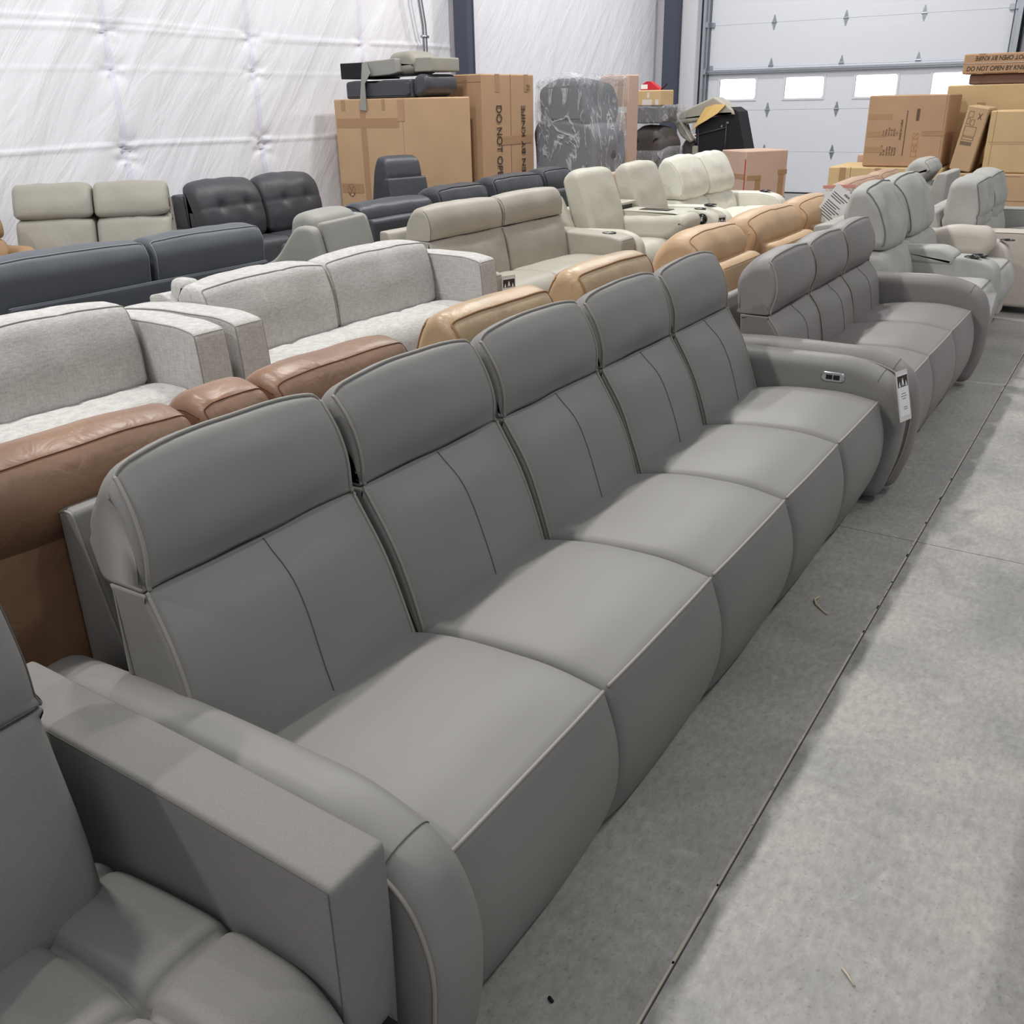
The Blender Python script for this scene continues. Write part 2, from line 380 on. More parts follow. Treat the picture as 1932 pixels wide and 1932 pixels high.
class Loft:
    """upholstered solid: side profile (x, z) swept along y, ends rounded by r, puffed, dented"""
    def __init__(s, prof, y0, y1, r=.03, puff=0, ez=1, ex=1, dents=(), amp=.002, freq=6, res=.035, yres=.035, seg=5, skew=None, seed=0, pp=2.5, nb=0, nt=0, taper=None):
        s.taper = taper
        s.P, s.key = rpoly(prof, res, seg); n = len(s.P); s.y0, s.y1, s.r = y0, y1, r
        area = sum(s.P[i-1].x*s.P[i].y-s.P[i].x*s.P[i-1].y for i in range(n)); sg = 1 if area > 0 else -1
        s.Nn = []
        for i in range(n):
            t = s.P[(i+1) % n]-s.P[i-1]; t = t.normalized() if t.length > 1e-9 else Vector((1, 0))
            s.Nn.append(Vector((t.y, -t.x))*sg)
        s.nb, s.nt = nb, nt
        s.ez, s.ex, s.puff, s.dents, s.amp, s.freq, s.skew, s.seed, s.pp = ez, ex, puff, dents, amp, freq, skew, seed, pp
        W = y1-y0; ys = []; nr = 5
        for k in range(nr+1):
            a = PI/2*k/nr; ys.append((y0+r*(1-math.cos(a)), r*(1-math.sin(a))))
        m = max(2, int((W-2*r)/yres)); rt = [((W-(a-y0))+y0, e) for a, e in ys][::-1]
        rt = [(y0+y1-a, e) for a, e in ys][::-1]
        mid = [(y0+r+(W-2*r)*k/m, 0) for k in range(1, m)] if W > 2*r+1e-6 else []
        s.rings = ys+mid+rt
        V = []; F = []
        for (y, e) in s.rings:
            for i in range(n): V.append(s.pt(i, y, e))
        R = len(s.rings)
        for j in range(R-1):
            for i in range(n):
                i2 = (i+1) % n; q = [j*n+i, j*n+i2, (j+1)*n+i2, (j+1)*n+i]
                F.append(q if sg < 0 else q[::-1])
        for (base, rev) in ((0, sg < 0), ((R-1)*n, sg > 0)):      # end caps with an inner ring, so that they shade flat
            ring = [V[base+i] for i in range(n)]; cen = sum(ring, Vector())/n; k0 = len(V)
            V += [p+(cen-p)*.05 for p in ring]
            for i in range(n):
                q = [base+i, base+(i+1) % n, k0+(i+1) % n, k0+i]; F.append(q[::-1] if rev else q)
            a = [k0+i for i in range(n)]; F.append(a[::-1] if rev else a)
        s.V, s.F = V, F
    def pt(s, i, y, e=0, extra=0):
        p = s.P[i]; nn = s.Nn[i]; W = s.y1-s.y0
        u = abs(2*(y-s.y0)/W-1)
        g = s.puff*(1-min(1, u)**s.pp)
        if s.taper: g *= 1-.9*math.exp(-((p.y-s.taper[0])/s.taper[1])**2)
        d = 0
        for (dx, dy, dz, rr, dep) in s.dents:
            q = 0
            if dx is not None: q += (p.x-dx)**2
            if dy is not None: q += (y-dy)**2
            if dz is not None: q += (p.y-dz)**2
            d += dep*math.exp(-q/rr**2)
        nz = noise.noise(Vector((p.x*s.freq+s.seed*7.3, y*s.freq+s.seed*3.1, p.y*s.freq)))*s.amp if s.amp else 0
        if s.nb and nn.y < -.3: g = 0; e = 0
        if s.nt and nn.y > .75 and i >= s.key[s.nt-1]-1: g = 0; e = 0
        off = g-d+nz+extra
        x = p.x+nn.x*off-nn.x*e*s.ex; z = p.y+nn.y*off-nn.y*e*s.ez; yy = y
        if s.skew: x, yy, z = s.skew(x, yy, z)
        return Vector((x, yy, z))
    def build(s, name, mat, parent, label=None):
        s.ob = link_mesh(name, s.V, s.F, mat, parent, True, label); return s.ob
    def side(s, k0, k1, end, f=.3, extra=.001):
        """points down one end between profile control points k0..k1 (edge line)"""
        e = s.r*f; yy = s.y0+s.r*(1-math.sqrt(max(0, 1-(1-f)**2)))
        y = yy if end == 0 else s.y0+s.y1-yy
        a, b = s.key[k0], s.key[k1]
        idx = list(range(a, b+1)) if b >= a else list(range(a, len(s.P)))+list(range(0, b+1))
        return [s.pt(i, y, e, extra) for i in idx]
    def across(s, k, extra=.001, n=26, a=None, b=None):
        a = s.y0+s.r*.3 if a is None else a; b = s.y1-s.r*.3 if b is None else b
        i = s.key[k]; pts = []
        for j in range(n+1):
            y = a+(b-a)*(.5-.5*math.cos(PI*j/n)); dd = min(y-s.y0, s.y1-y); e = 0
            if dd < s.r: c = 1-dd/s.r; e = s.r*(1-math.sqrt(max(0, 1-c*c)))
            pts.append(s.pt(i, y, e, extra))
        return pts
    def at_y(s, k0, k1, y, extra=.001):
        a, b = s.key[k0], s.key[k1]; return [s.pt(i, y, 0, extra) for i in range(a, b+1)]
def piping(pts, mat, parent, r=.004, name='piping', closed=False):
    return MB().tube(pts, r, 8, closed).build(name, mat, parent, True)
def rim(L, k0, k1, f=.3, extra=.002):
    """edge line up one end from k0 to k1, across at k1, and down the other end"""
    a = L.side(k0, k1, 0, f, extra); c = L.side(k0, k1, 1, f, extra)
    m = L.across(k1, extra)
    return a[:-1]+m[1:-1]+c[::-1][1:]
def stitches(pts, mat, parent, step=.012, r=.0012, name='stitching'):
    mb = MB(); acc = 0; on = True
    for i in range(len(pts)-1):
        a, b = Vector(pts[i]), Vector(pts[i+1]); L = (b-a).length; k = 0
        m = max(1, int(L/step))
        for j in range(m):
            p, q = a.lerp(b, j/m), a.lerp(b, (j+.6)/m)
            mb.tube([p, q], r, 4)
    return mb.build(name, mat, parent, True)
def text(body, size, mtx, mat, parent, name='printed_text', align='LEFT', xs=1.0, shear=0, bold=0):
    cu = bpy.data.curves.new('t', 'FONT'); cu.body = body; cu.size = size; cu.align_x = align; cu.shear = shear; cu.offset = bold
    cu.extrude = .0006
    o = bpy.data.objects.new('t', cu); C.objects.link(o)
    dg = bpy.context.evaluated_depsgraph_get(); me = bpy.data.meshes.new_from_object(o.evaluated_get(dg))
    bpy.data.objects.remove(o)
    me.transform(mtx @ Matrix.Diagonal((xs, 1, 1, 1)))
    me.materials.clear(); me.materials.append(mat); me.name = name
    t = bpy.data.objects.new(name, me); C.objects.link(t)
    if parent is not None: t.parent = parent
    return t
def frame(o, xa, ya):
    """matrix whose x axis = xa, y axis = ya, origin o"""
    xa = Vector(xa).normalized(); ya = Vector(ya).normalized(); za = xa.cross(ya)
    m = Matrix((xa, ya, za)).transposed().to_4x4(); m.translation = o; return m
def cupholder(x, y, z, parent, r=.045, name='cup_holder'):
    mb = MB(); n = 28
    V = []; F = []
    prof = [(r+.008, .001), (r+.006, .006), (r, .007), (r-.004, .004), (r-.006, -.0), (r-.008, .0005), (0.0005, .0005)]
    for rr, zz in prof:
        for i in range(n): a = 2*PI*i/n; V.append((x+rr*math.cos(a), y+rr*math.sin(a), z+zz))
    for k in range(len(prof)-1):
        for i in range(n): F.append([k*n+i, k*n+(i+1) % n, (k+1)*n+(i+1) % n, (k+1)*n+i])
    mb.add(V, F); return mb.build(name, M['plastic'], parent, True)
def price_tag(mtx, label, w=.075, h=.2, parent=None, header=True):
    """a card in a clear sleeve; local x right, y up, z out"""
    t = thing('price_tag', label, 'price tag')
    t.matrix_world = mtx
    MB().rbox((-w/2, -h, 0), (w/2, 0, .0012), .0004).build('sleeve', M['tapeshine'], t)
    MB().box((-w*.42, -h*.9, .0014), (w*.42, -h*.07, .0022)).build('card', M['paper'], t)
    if header:
        hd = MB().box((-w*.42, -h*.32, .0022), (w*.42, -h*.1, .0028)).build('header', M['ink'], t)
        mb = MB(); z = .003
        mb.add([(-w*.1, -h*.30, z), (-w*.03, -h*.14, z), (w*.0, -h*.20, z), (w*.03, -h*.14, z), (w*.10, -h*.30, z), (w*.04, -h*.30, z), (0, -h*.25, z), (-w*.04, -h*.30, z)], [[0, 1, 2, 6, 7], [2, 3, 4, 5, 6]])
        mb.add([(-w*.36, -h*.31, z), (-w*.26, -h*.2, z), (-w*.2, -h*.31, z)], [[0, 2, 1]])
        mb.add([(w*.2, -h*.31, z), (w*.28, -h*.2, z), (w*.36, -h*.31, z)], [[0, 1, 2][::-1]])
        mb.build('emblem', M['paper'], t)
    mb = MB()
    for k, (a, b, y) in enumerate(((-.2, .2, .45), (-.25, .25, .5), (-.15, .15, .55), (-.1, .22, .72), (-.1, .22, .76))):
        mb.box((w*a, -h*(y+.012), .0022), (w*b, -h*y, .0026))
    mb.build('printed_lines', M['thread'], t)
    return t

# ================================================================== the setting
def build_shell():
    # floor slabs split by control joints
    mb = MB(); xs = [-9.5, -.492, 5]; ys = [-4, 3.6, 9.7, 15.8, 26]
    for i in range(2):
        for j in range(4):
            g = .004; mb.box((xs[i]+g/2, ys[j]+g/2, -.12), (xs[i+1]-g/2, ys[j+1]-g/2, 0))
    struct(mb.build('floor', M['floor']))
    # joint filler: pale chipped edge and dark groove
    mb = MB(); mb.box((-.5, -4, -.05), (-.484, 26, -.012)); 
    for y in ys[1:-1]: mb.box((-9.5, y-.006, -.05), (5, y+.006, -.004))
    struct(mb.build('trim_1', M['shadowcloth']))
    mb = MB(); y = -4
    while y < 17:
        l = random.uniform(.05, .3); wd = random.uniform(.0015, .004)
        mb.box((-.497-wd, y, -.02), (-.495, y+l, .0006)); y += l*random.uniform(.85, 1.15)
    struct(mb.build('trim_2', M['chip']))
    # left wall: sheeting stretched over studs
    V = []; F = []; y0, y1, z0, z1 = 1.5, 11.35, 0, 4.2; ny, nz = 230, 210
    for j in range(nz+1):
        for i in range(ny+1):
            y = y0+(y1-y0)*i/ny; z = z0+(z1-z0)*j/nz
            d = 0
            for ys_ in (2.5, 4.25, 5.98, 7.7, 9.45):       # pulled in along each stud
                yy = ys_; d -= .018*math.exp(-((y-yy)/.035)**2)
                for zz in (1.17, 1.28, 1.93, 2.26, .8):
                    q = ((y-yy)**2+(z-zz)**2)/.12**2; d -= .02*math.exp(-q)*(1+.6*math.sin(5*math.atan2(z-zz, y-yy)+zz*9))
            for zz, am in ((1.28, .009), (1.93, .003), (2.26, .006), (2.34, .005)):
                zc = zz+.015*math.sin(y*1.3)+(.03*(y-5) if zz > 2.3 else 0)*-.5
                d += am*math.exp(-((z-zc)/.016)**2)
            s = (y*.75-z*.66)      # diagonal folds
            t = (y*.66+z*.75)
            rg = 1-abs(noise.noise(Vector((s*3.0, t*.5, 3))))
            d += .022*noise.noise(Vector((s*1.8, t*.4, 1)))+.010*rg**3*(.4+.6*max(0, noise.noise(Vector((y*.5, z*.6, 8)))+.4))+.02*noise.noise(Vector((y*.7, z*.7, 5)))
            V.append((-8.2+d*1.15, y, z))
    for j in range(nz):
        for i in range(ny):
            a = j*(ny+1)+i; F.append([a, a+1, a+ny+2, a+ny+1])
    V2 = [(v[0]-.05, v[1], v[2]) for v in V]; n0 = len(V)
    F += [[n0+f[3], n0+f[2], n0+f[1], n0+f[0]] for f in F[:]]
    struct(link_mesh('wall_left', V+V2, F, M['tarp'], None, True))
    # far bay of the left wall, between the two steel columns
    V = []; F = []; ny, nz = 70, 50; y0, y1 = 11.2, 17.45
    for j in range(nz+1):
        for i in range(ny+1):
            y = y0+(y1-y0)*i/ny; z = 4.2*j/nz
            d = .02*noise.noise(Vector((y*1.1, z*.9, 2)))+.012*noise.noise(Vector((y*4, z*.7, 9)))
            V.append((-8.12+d, y, z))
    for j in range(nz):
        for i in range(ny):
            a = j*(ny+1)+i; F.append([a, a+1, a+ny+2, a+ny+1])
    V2 = [(v[0]-.05, v[1], v[2]) for v in V]; n0 = len(V)
    F += [[n0+f[3], n0+f[2], n0+f[1], n0+f[0]] for f in F[:]]
    struct(link_mesh('wall_far_left', V+V2, F, M['tarp'], None, True))
    # end wall pieces beside the door opening
    mb = MB(); mb.box((-8.3, 17.452, 0), (-7.0, 17.65, 5)); mb.box((-2.32, 17.452, 0), (9, 17.65, 5)); mb.box((-7.0, 17.452, 4.55), (-2.32, 17.65, 5))
    struct(mb.build('wall_back', M['wall']))
    # steel columns: H sections
    for (x0, x1, y0, y1, nm) in ((-8.09, -7.88, 11.16, 11.33, 'trim_3'), (-7.83, -7.6, 17.1, 17.37, 'trim_4')):
        mb = MB(); mb.rbox((x0, y0, 0), (x1, y0+.022, 4.2), .004); mb.rbox((x0, y1-.022, 0), (x1, y1, 4.2), .004)
        mb.box((x1-.03, y0+.02, 0), (x1-.012, y1-.02, 4.2)); mb.box((x0-.02, y0, 0), (x1+.02, y1, .02))
        struct(mb.build(nm, M['navy']))
    # galvanised conduit before the sheeting
    mb = MB()
    mb.tube([(-8.09, 10.5, .3), (-8.09, 10.5, 2.42), (-8.07, 10.47, 2.5), (-8.05, 10.36, 2.9), (-8.04, 10.33, 4)], .016, 10)
    mb.tube([(-8.09, 10.56, .3), (-8.09, 10.56, 2.42), (-8.07, 10.53, 2.5), (-8.05, 10.42, 2.9), (-8.04, 10.39, 4)], .012, 10)
    for z in (1.0, 2.35): mb.box((-8.11, 10.47, z), (-8.07, 10.59, z+.03))
    tag(mb.build('conduit', M['steel'], None, True), 'thin grey metal conduit running up the white sheeting left of the near column', 'pipe')
build_shell()
struct(MB().box((-8.4, -5.2, 0), (9.2, -5, 5)).build('wall_front_added', M['wall']))  # unseen wall behind the camera, added to hold back ambient light
struct(MB().box((9, -5, 0), (9.2, 17.65, 5)).build('wall_right_added', M['wall']))  # unseen side wall, added to cut the sky light from the right

def build_door():
    d = bpy.data.objects.new('door_1', None); C.objects.link(d); d.location = (0, 17.4, 0); struct(d)
    xl, xr = -7.05, -2.27; zs = [.02, .69, 1.37, 2.05, 2.73, 3.41, 4.09, 4.6]
    win = [(-6.84, -6.17), (-5.66, -4.99), (-4.48, -3.81), (-3.29, -2.62)]
    for k in range(len(zs)-1):
        a, b = zs[k]+.0015, zs[k+1]-.0015; mb = MB(); mb.box((xl, .02, b-.03), (xr, .045, b+.03))
        if k == 2:
            wz0, wz1 = 1.545, 1.88
            mb.box((xl, 0, a), (xr, .05, wz0)); mb.box((xl, 0, wz1), (xr, .05, b))
            e = [xl]+[v for q in win for v in q]+[xr]
            for i in range(0, len(e), 2): mb.box((e[i], 0, wz0), (e[i+1], .05, wz1))
        else: mb.box((xl, 0, a), (xr, .05, b))
        mb.build('panel', M['door'], d)
    for (a, b) in win:
        mb = MB(); t = .028; z0, z1 = 1.545, 1.88
        mb.rbox((a-t, -.012, z0-t), (b+t, 0, z0+.006), .004); mb.rbox((a-t, -.012, z1-.006), (b+t, 0, z1+t), .004)
        mb.rbox((a-t, -.012, z0), (a+.006, 0, z1), .004); mb.rbox((b-.006, -.012, z0), (b+t, 0, z1), .004)
        for (cx, sx) in ((a+.006, 1), (b-.006, -1)):       # rounded corners
            for (cz, sz) in ((z0+.006, 1), (z1-.006, -1)):
                V = [(cx, -.01, cz)]; r = .04
                for i in range(7):
                    g = PI/2*i/6; V.append((cx+sx*(r-r*math.cos(g)), -.01, cz+sz*(r-r*math.sin(g))))
                V2 = [(v[0], .0, v[2]) for v in V]; n = len(V)
                F = [[0, i, i+1] for i in range(1, n-1)]+[[n, n+i+1, n+i] for i in range(1, n-1)]+[[i, i+1, n+i+1, n+i] for i in range(1, n-1)]
                mb.add(V+V2, F)
        f = mb.build('window_frame', M['door'], d)
        MB().box((a, .02, z0), (b, .026, z1)).build('pane', M['glass'], f)
    def hinge(x, z, up=True, dn=True):
        mb = MB(); hh = .115; ww = .042
        def plate(s):
            mb.add([(x-ww, -.004, z), (x+ww, -.004, z), (x+ww*.75, -.004, z+s*.03), (x+.008, -.004, z+s*hh), (x-.008, -.004, z+s*hh), (x-ww*.75, -.004, z+s*.03),
                    (x-ww, -.0, z), (x+ww, 0, z), (x+ww*.75, 0, z+s*.03), (x+.008, 0, z+s*hh), (x-.008, 0, z+s*hh), (x-ww*.75, 0, z+s*.03)],
                   [[0, 1, 2, 3, 4, 5], [6, 11, 10, 9, 8, 7], [0, 6, 7, 1], [1, 7, 8, 2], [2, 8, 9, 3], [3, 9, 10, 4], [4, 10, 11, 5], [5, 11, 6, 0]])
            mb.cyl((x, -.012, z+s*.05), .008, .01, 8, 'y')
        if up: plate(1)
        if dn: plate(-1)
        mb.cyl((x-ww, -.008, z), .012, 2*ww, 10, 'x'); mb.build('hinge', M['steel'], d)
    for x in (-5.93, -4.74, -3.54):
        for z in (.69, 1.37, 2.73, 3.41): hinge(x, z)
        hinge(x, 2.07, True, False)
    # reinforcing strut
    mb = MB(); mb.rbox((xl-.03, -.06, 1.955), (xr+.03, -.002, 2.025), .008); mb.rbox((xl-.03, -.075, 1.985), (xr+.03, -.05, 2.0), .004)
    mb.build('strut', M['steel'], d)
    for (a, b) in ((-7.06, -6.98), (-2.34, -2.26)):
        mb = MB()
        for k in range(1, 7): mb.rbox((a, -.03, zs[k]-.03), (b, -.001, zs[k]+.05), .005)
        mb.build('end_hinge', M['steel'], d)
    MB().box((xl, -.01, 0), (xr, .05, .02)).build('bottom_seal', M['rubber'], d)
    for k, (a, b, c) in enumerate(((-7.15, -7.1, -7.06), (-2.13, -2.2, -2.24))):
        mb = MB(); lo, hi = min(a, b), max(a, b)
        mb.rbox((lo, -.16, 0), (hi, -.02, 4.6), .004); mb.rbox((min(b, c), -.1, .1), (max(b, c), -.08, 4.6), .003); mb.rbox((min(b, c), -.03, .1), (max(b, c), -.01, 4.6), .003)
        for z in (.5, 1.3, 1.96, 2.7, 3.5): mb.rbox((min(a, c)-.0, -.15, z), (max(a, c), -.02, z+.09), .004)
        mb.build('track', M['steel'], d)
    mb = MB(); mb.rbox((-7.2, -.12, 0), (-7.155, 0, 4.6), .003); mb.rbox((-2.09, -.12, 0), (-2.12, 0, 4.6), .003); mb.build('jamb', M['blacksteel'], d)
build_door()

# ================================================================== sofas
def tf(pts, lean=0, sc=1, dx=0, z0=.45):
    return [(p[0]+dx+max(0, p[1]-z0)*lean, (z0+(p[1]-z0)*sc if p[1] > z0 else p[1]))+tuple(p[2:]) for p in pts]

# ---- row 1: grey power recliner sofas with piped backs
def module_seat(t, y0, y1, mat, pipe, seed, back=True, lean=0, sc=1, first=False):
    s = Loft([(.38, .05, .02), (.38, .42, .04), (.62, .474, .2), (.86, .482, .16), (.992, .456, .014), (1.032, .34, .12), (1.03, .2, .12), (.955, .035, .03)],
             y0+.004, y1-.004, .026, puff=.02, ez=1, ex=.8, pp=3.5, amp=.004, freq=4, seed=seed, seg=8)
    so = s.build('seat', mat, t)
    piping(s.across(4, .001, 18), pipe, so, .0045)
    if not back: return
    a, b = y0+(.006 if not first else -.038), y1-.016
    sk = (lambda x, y, z: (x, y+max(0, z-.52)*.12*(1-(y-a)/(b-a)), z)) if first else None
    zs = .777 if sc == 1 else .70; kw = dict(taper=(zs, .055), skew=sk)
    P = tf([(.50, .40, .02), (.462, .53, .2), (.418, .65, .15), (.338, .777, .012), (.225, .777, .02), (.30, .40, .02)], lean, sc)
    if sc != 1: P = [(.50, .40, .02), (.475, .55, .15), (.455, .63, .1), (.40, .70, .012), (.26, .70, .02), (.30, .40, .02)]
    l = Loft(P, a, b, .03, puff=.03, ez=.6, ex=.35, amp=.006, freq=5, seed=seed+3, seg=7, nt=4, **kw)
    lo = l.build('backrest', mat, t)
    for e in (0, 1): piping(l.side(0, 3, e, .35, .002), pipe, lo, .0042)
    c = (a+b)/2
    piping([l.pt(i, c, 0, .0012) for i in range(l.key[1]-8, l.key[3])], M['thread'], lo, .0011, 'stitched_seam')
    Hh = tf([(.336, .778, .014), (.335, .86, .1), (.305, .94, .1), (.262, .999, .012), (.225, .984, .02), (.168, .88, .05), (.215, .778, .02)], lean, sc)
    if sc != 1: Hh = [(.40, .701, .014), (.425, .79, .1), (.41, .87, .08), (.375, .935, .014), (.31, .93, .03), (.235, .86, .06), (.25, .701, .02)]
    h = Loft(Hh, a, b, .045, puff=.028, ez=1, ex=.3, amp=.005, freq=7, seed=seed+5, seg=7, nb=1, **kw)
    ho = h.build('headrest', mat, t)
    piping(rim(h, 0, 3, .33, .002), pipe, ho, .0045)
def rolled_arm(t, y0, y1, mat, pipe, outer, top=.605, seed=0, welt=True):
    P = [(.05, .03, .03), (.03, .4, .1), (.06, top-.02, .06), (.4, top, .2), (.88, top, .14), (1.04, top-.06, .14), (1.095, .40, .16), (1.085, .2, .16), (1.03, .03, .04)]
    a = Loft(P, y0, y1, .052, puff=.004, ez=.9, ex=.6, amp=.003, freq=4, seed=seed, seg=8)
    ao = a.build('arm', mat, t)
    # mitred seam over the front corner
    i = a.key[5]-3
    pts = [a.pt(i, y0+.052*(1-math.cos(g)), .052*(1-math.sin(g)), .0006) for g in [PI/2*k/6 for k in range(1, 7)]]
    pts += [a.pt(i, y, 0, .0006) for y in (y0+.06, (y0+y1)/2, y1-.06)]
    pts += [a.pt(i, y1-.052*(1-math.cos(g)), .052*(1-math.sin(g)), .0006) for g in [PI/2*k/6 for k in range(6, 0, -1)]]
    piping(pts, M['thread'], ao, .0014, 'stitched_seam')
    if welt: piping(a.side(2, 8, outer, .75, .001), pipe, ao, .0045, 'welt')
    return a, ao
def switch_panel(x, y, z, parent, face=-1):
    mb = MB(); n = 24; V = []; F = []
    for k, (rr, yy) in enumerate(((1, 0), (.97, .004), (.8, .005))):
        for i in range(n):
            g = 2*PI*i/n; cx = .03 if math.cos(g) > 0 else -.03
            V.append((x+cx*rr+.022*rr*math.cos(g), y+face*yy, z+.022*rr*math.sin(g)))
    for k in range(2):
        for i in range(n): F.append([k*n+i, k*n+(i+1) % n, (k+1)*n+(i+1) % n, (k+1)*n+i])
    F.append([2*n+i for i in range(n)])
    p = mb.add(V, F).build('switch_plate', M['chrome'], parent, True, 'oval silver switch plate')
    for sx in (-1, 1): MB().rbox((x+sx*.015-.013, min(y, y+face*.008), z-.01), (x+sx*.015+.013, max(y, y+face*.008), z+.01), .002).build('button', M['plastic'], p)

def grey_sofa(label, X, seats, arms, mat, lean=0, sc=1, sw=True, top=.605, cat='sofa'):
    Yc = (arms[0][0]+arms[1][1])/2
    t = thing('recliner_sofa', label, cat, (X, Yc, 0), 0)
    for k in range(len(seats)-1): module_seat(t, seats[k]-Yc, seats[k+1]-Yc, mat, M['greypipe'], k*1.7+X, True, lean, sc, k == 0)
    a, ao = rolled_arm(t, arms[0][0]-Yc, arms[0][1]-Yc, mat, M['greypipe'], 0, top, 1)
    b, bo = rolled_arm(t, arms[1][0]-Yc, arms[1][1]-Yc, mat, M['greypipe'], 1, top, 2)
    if sw: switch_panel(.80, arms[1][0]-Yc+.003, .53, bo, -1)
    ztop = .45+(.86-.45)*sc if sc == 1 else .69
    r = Loft([(.0, .03, .01), (-.0, ztop-.01, .012), (.02, ztop, .02), (.055, ztop, .02), (.2, .35, .02), (.2, .03, .02)], seats[0]-Yc+.05, seats[-1]-Yc-.03, .015, amp=.001)
    ro = r.build('rear_panel', mat, t)
    piping(r.side(1, 4, 0, .4, .001), M['greypipe'], ro, .003)
    MB().box((.2, seats[0]-Yc+.03, .02), (.93, seats[-1]-Yc-.03, .36)).build('base', M['shadowcloth'], t)
    return t
grey_sofa('long taupe grey leather recliner sofa with five piped seats, nearest to the aisle joint', -1.75,
          [.912, 1.503, 2.1, 2.7, 3.285, 3.87], [(.785, .912), (3.872, 3.998)], M['grey'])
s2 = grey_sofa('warm grey three seat leather sofa just beyond the long five seat sofa', -1.72,
          [4.135, 4.72, 5.31, 5.90], [(4.008, 4.135), (5.905, 6.04)], M['grey2'], .2, .87, False, .62)
price_tag(frame((-.685, 3.84, .60), (.30, .95, 0), (-.25, .08, 1)), 'white price tag with black header on the far arm front of the long grey sofa', .085, .2)

# ---- near tufted fabric sofa, bottom left
def near_sofa():
    X = -1.62; Yc = -.15
    t = thing('tufted_sofa', 'dark grey fabric sofa with square arm and channel tufted seat, nearest to the camera', 'sofa', (X, Yc, 0))
    m = M['nearfab']; L = lambda y: y-Yc
    for (a, b, e) in ((L(.655), L(.768), 0), (-.92, -.765, 1)):
        arm = Loft([(.02, .05, .01), (.02, .655, .02), (.5, .648, .2), (.885, .632, .012), (.885, .40, .1), (.87, .05, .02)], a, b, .009, amp=.0015, puff=.002, seg=4)
        ao = arm.build('arm', m, t)
        pts = arm.side(1, 3, e, .9, .0008)+arm.side(3, 5, e, .9, .0008)[1:]
        piping(pts, M['thread'], ao, .0012, 'stitched_seam')
        off = .006 if e == 0 else -.006
        stitches([(p.x, p.y+off*1.3, p.z+.0002) for p in arm.side(1, 3, e, .2, .001)], M['thread'], ao, .007, .0008)
    # seat: one tufted cushion per place
    for (a, b) in ((L(.03), L(.652)), (-.76, L(.028))):
        dents = []
        for y in (b-.165, b-.39, b-.58): dents += [(None, y, None, .010, .022), (None, y, None, .03, .008)]
        for x in (.655, .36): dents += [(x, None, None, .010, .022), (x, None, None, .03, .008)]
        for y in (b-.165, b-.39, b-.58): dents.append((.655, y, .47, .04, .01))
        s = Loft([(.30, .10, .03), (.30, .42, .05), (.6, .462, .15), (.84, .462, .13), (.925, .36, .1), (.92, .10, .05)], a, b, .03, puff=.008, amp=.002, freq=7, dents=dents, res=.007, yres=.008, seg=26)
        s.build('seat', m, t)
    for (a, b) in ((L(.03), L(.605)), (-.76, L(.025))):
        l = Loft([(.42, .40, .04), (.41, .55, .12), (.375, .70, .12), (.36, .765, .02), (.18, .765, .03), (.2, .40, .02)], a, b, .035, puff=.02, amp=.005, seg=7, res=.02, nt=4, taper=(.765, .05))
        l.build('backrest', m, t)
        h = Loft([(.36, .766, .02), (.36, .85, .1), (.325, .96, .1), (.25, 1.05, .07), (.15, 1.05, .06), (.12, .9, .06), (.18, .766, .03)], a, b-.0, .04, puff=.016, amp=.005, seg=7, res=.02, nb=1, ex=.6, taper=(.765, .05))
        ho = h.build('headrest', m, t)
        pts = h.across(0, .001, 20); piping(pts, M['thread'], ho, .0014, 'stitched_seam')
        piping(h.side(0, 2, 1, .6, .001), M['thread'], ho, .0014, 'stitched_seam')
    r = Loft([(.0, .05, .01), (.02, .80, .03), (.12, .80, .03), (.28, .3, .02), (.28, .05, .02)], -.76, L(.61), .01, amp=.001); r.build('rear_panel', m, t)
    MB().box((.05, -.9, .04), (.9, L(.74), .30)).build('base', M['shadowcloth'], t)
    for x in (.1, .8):
        for y in (-.85, L(.70)): MB().cyl((x, y, 0), .02, .05, 12).build('leg', M['wood'], t)
near_sofa()

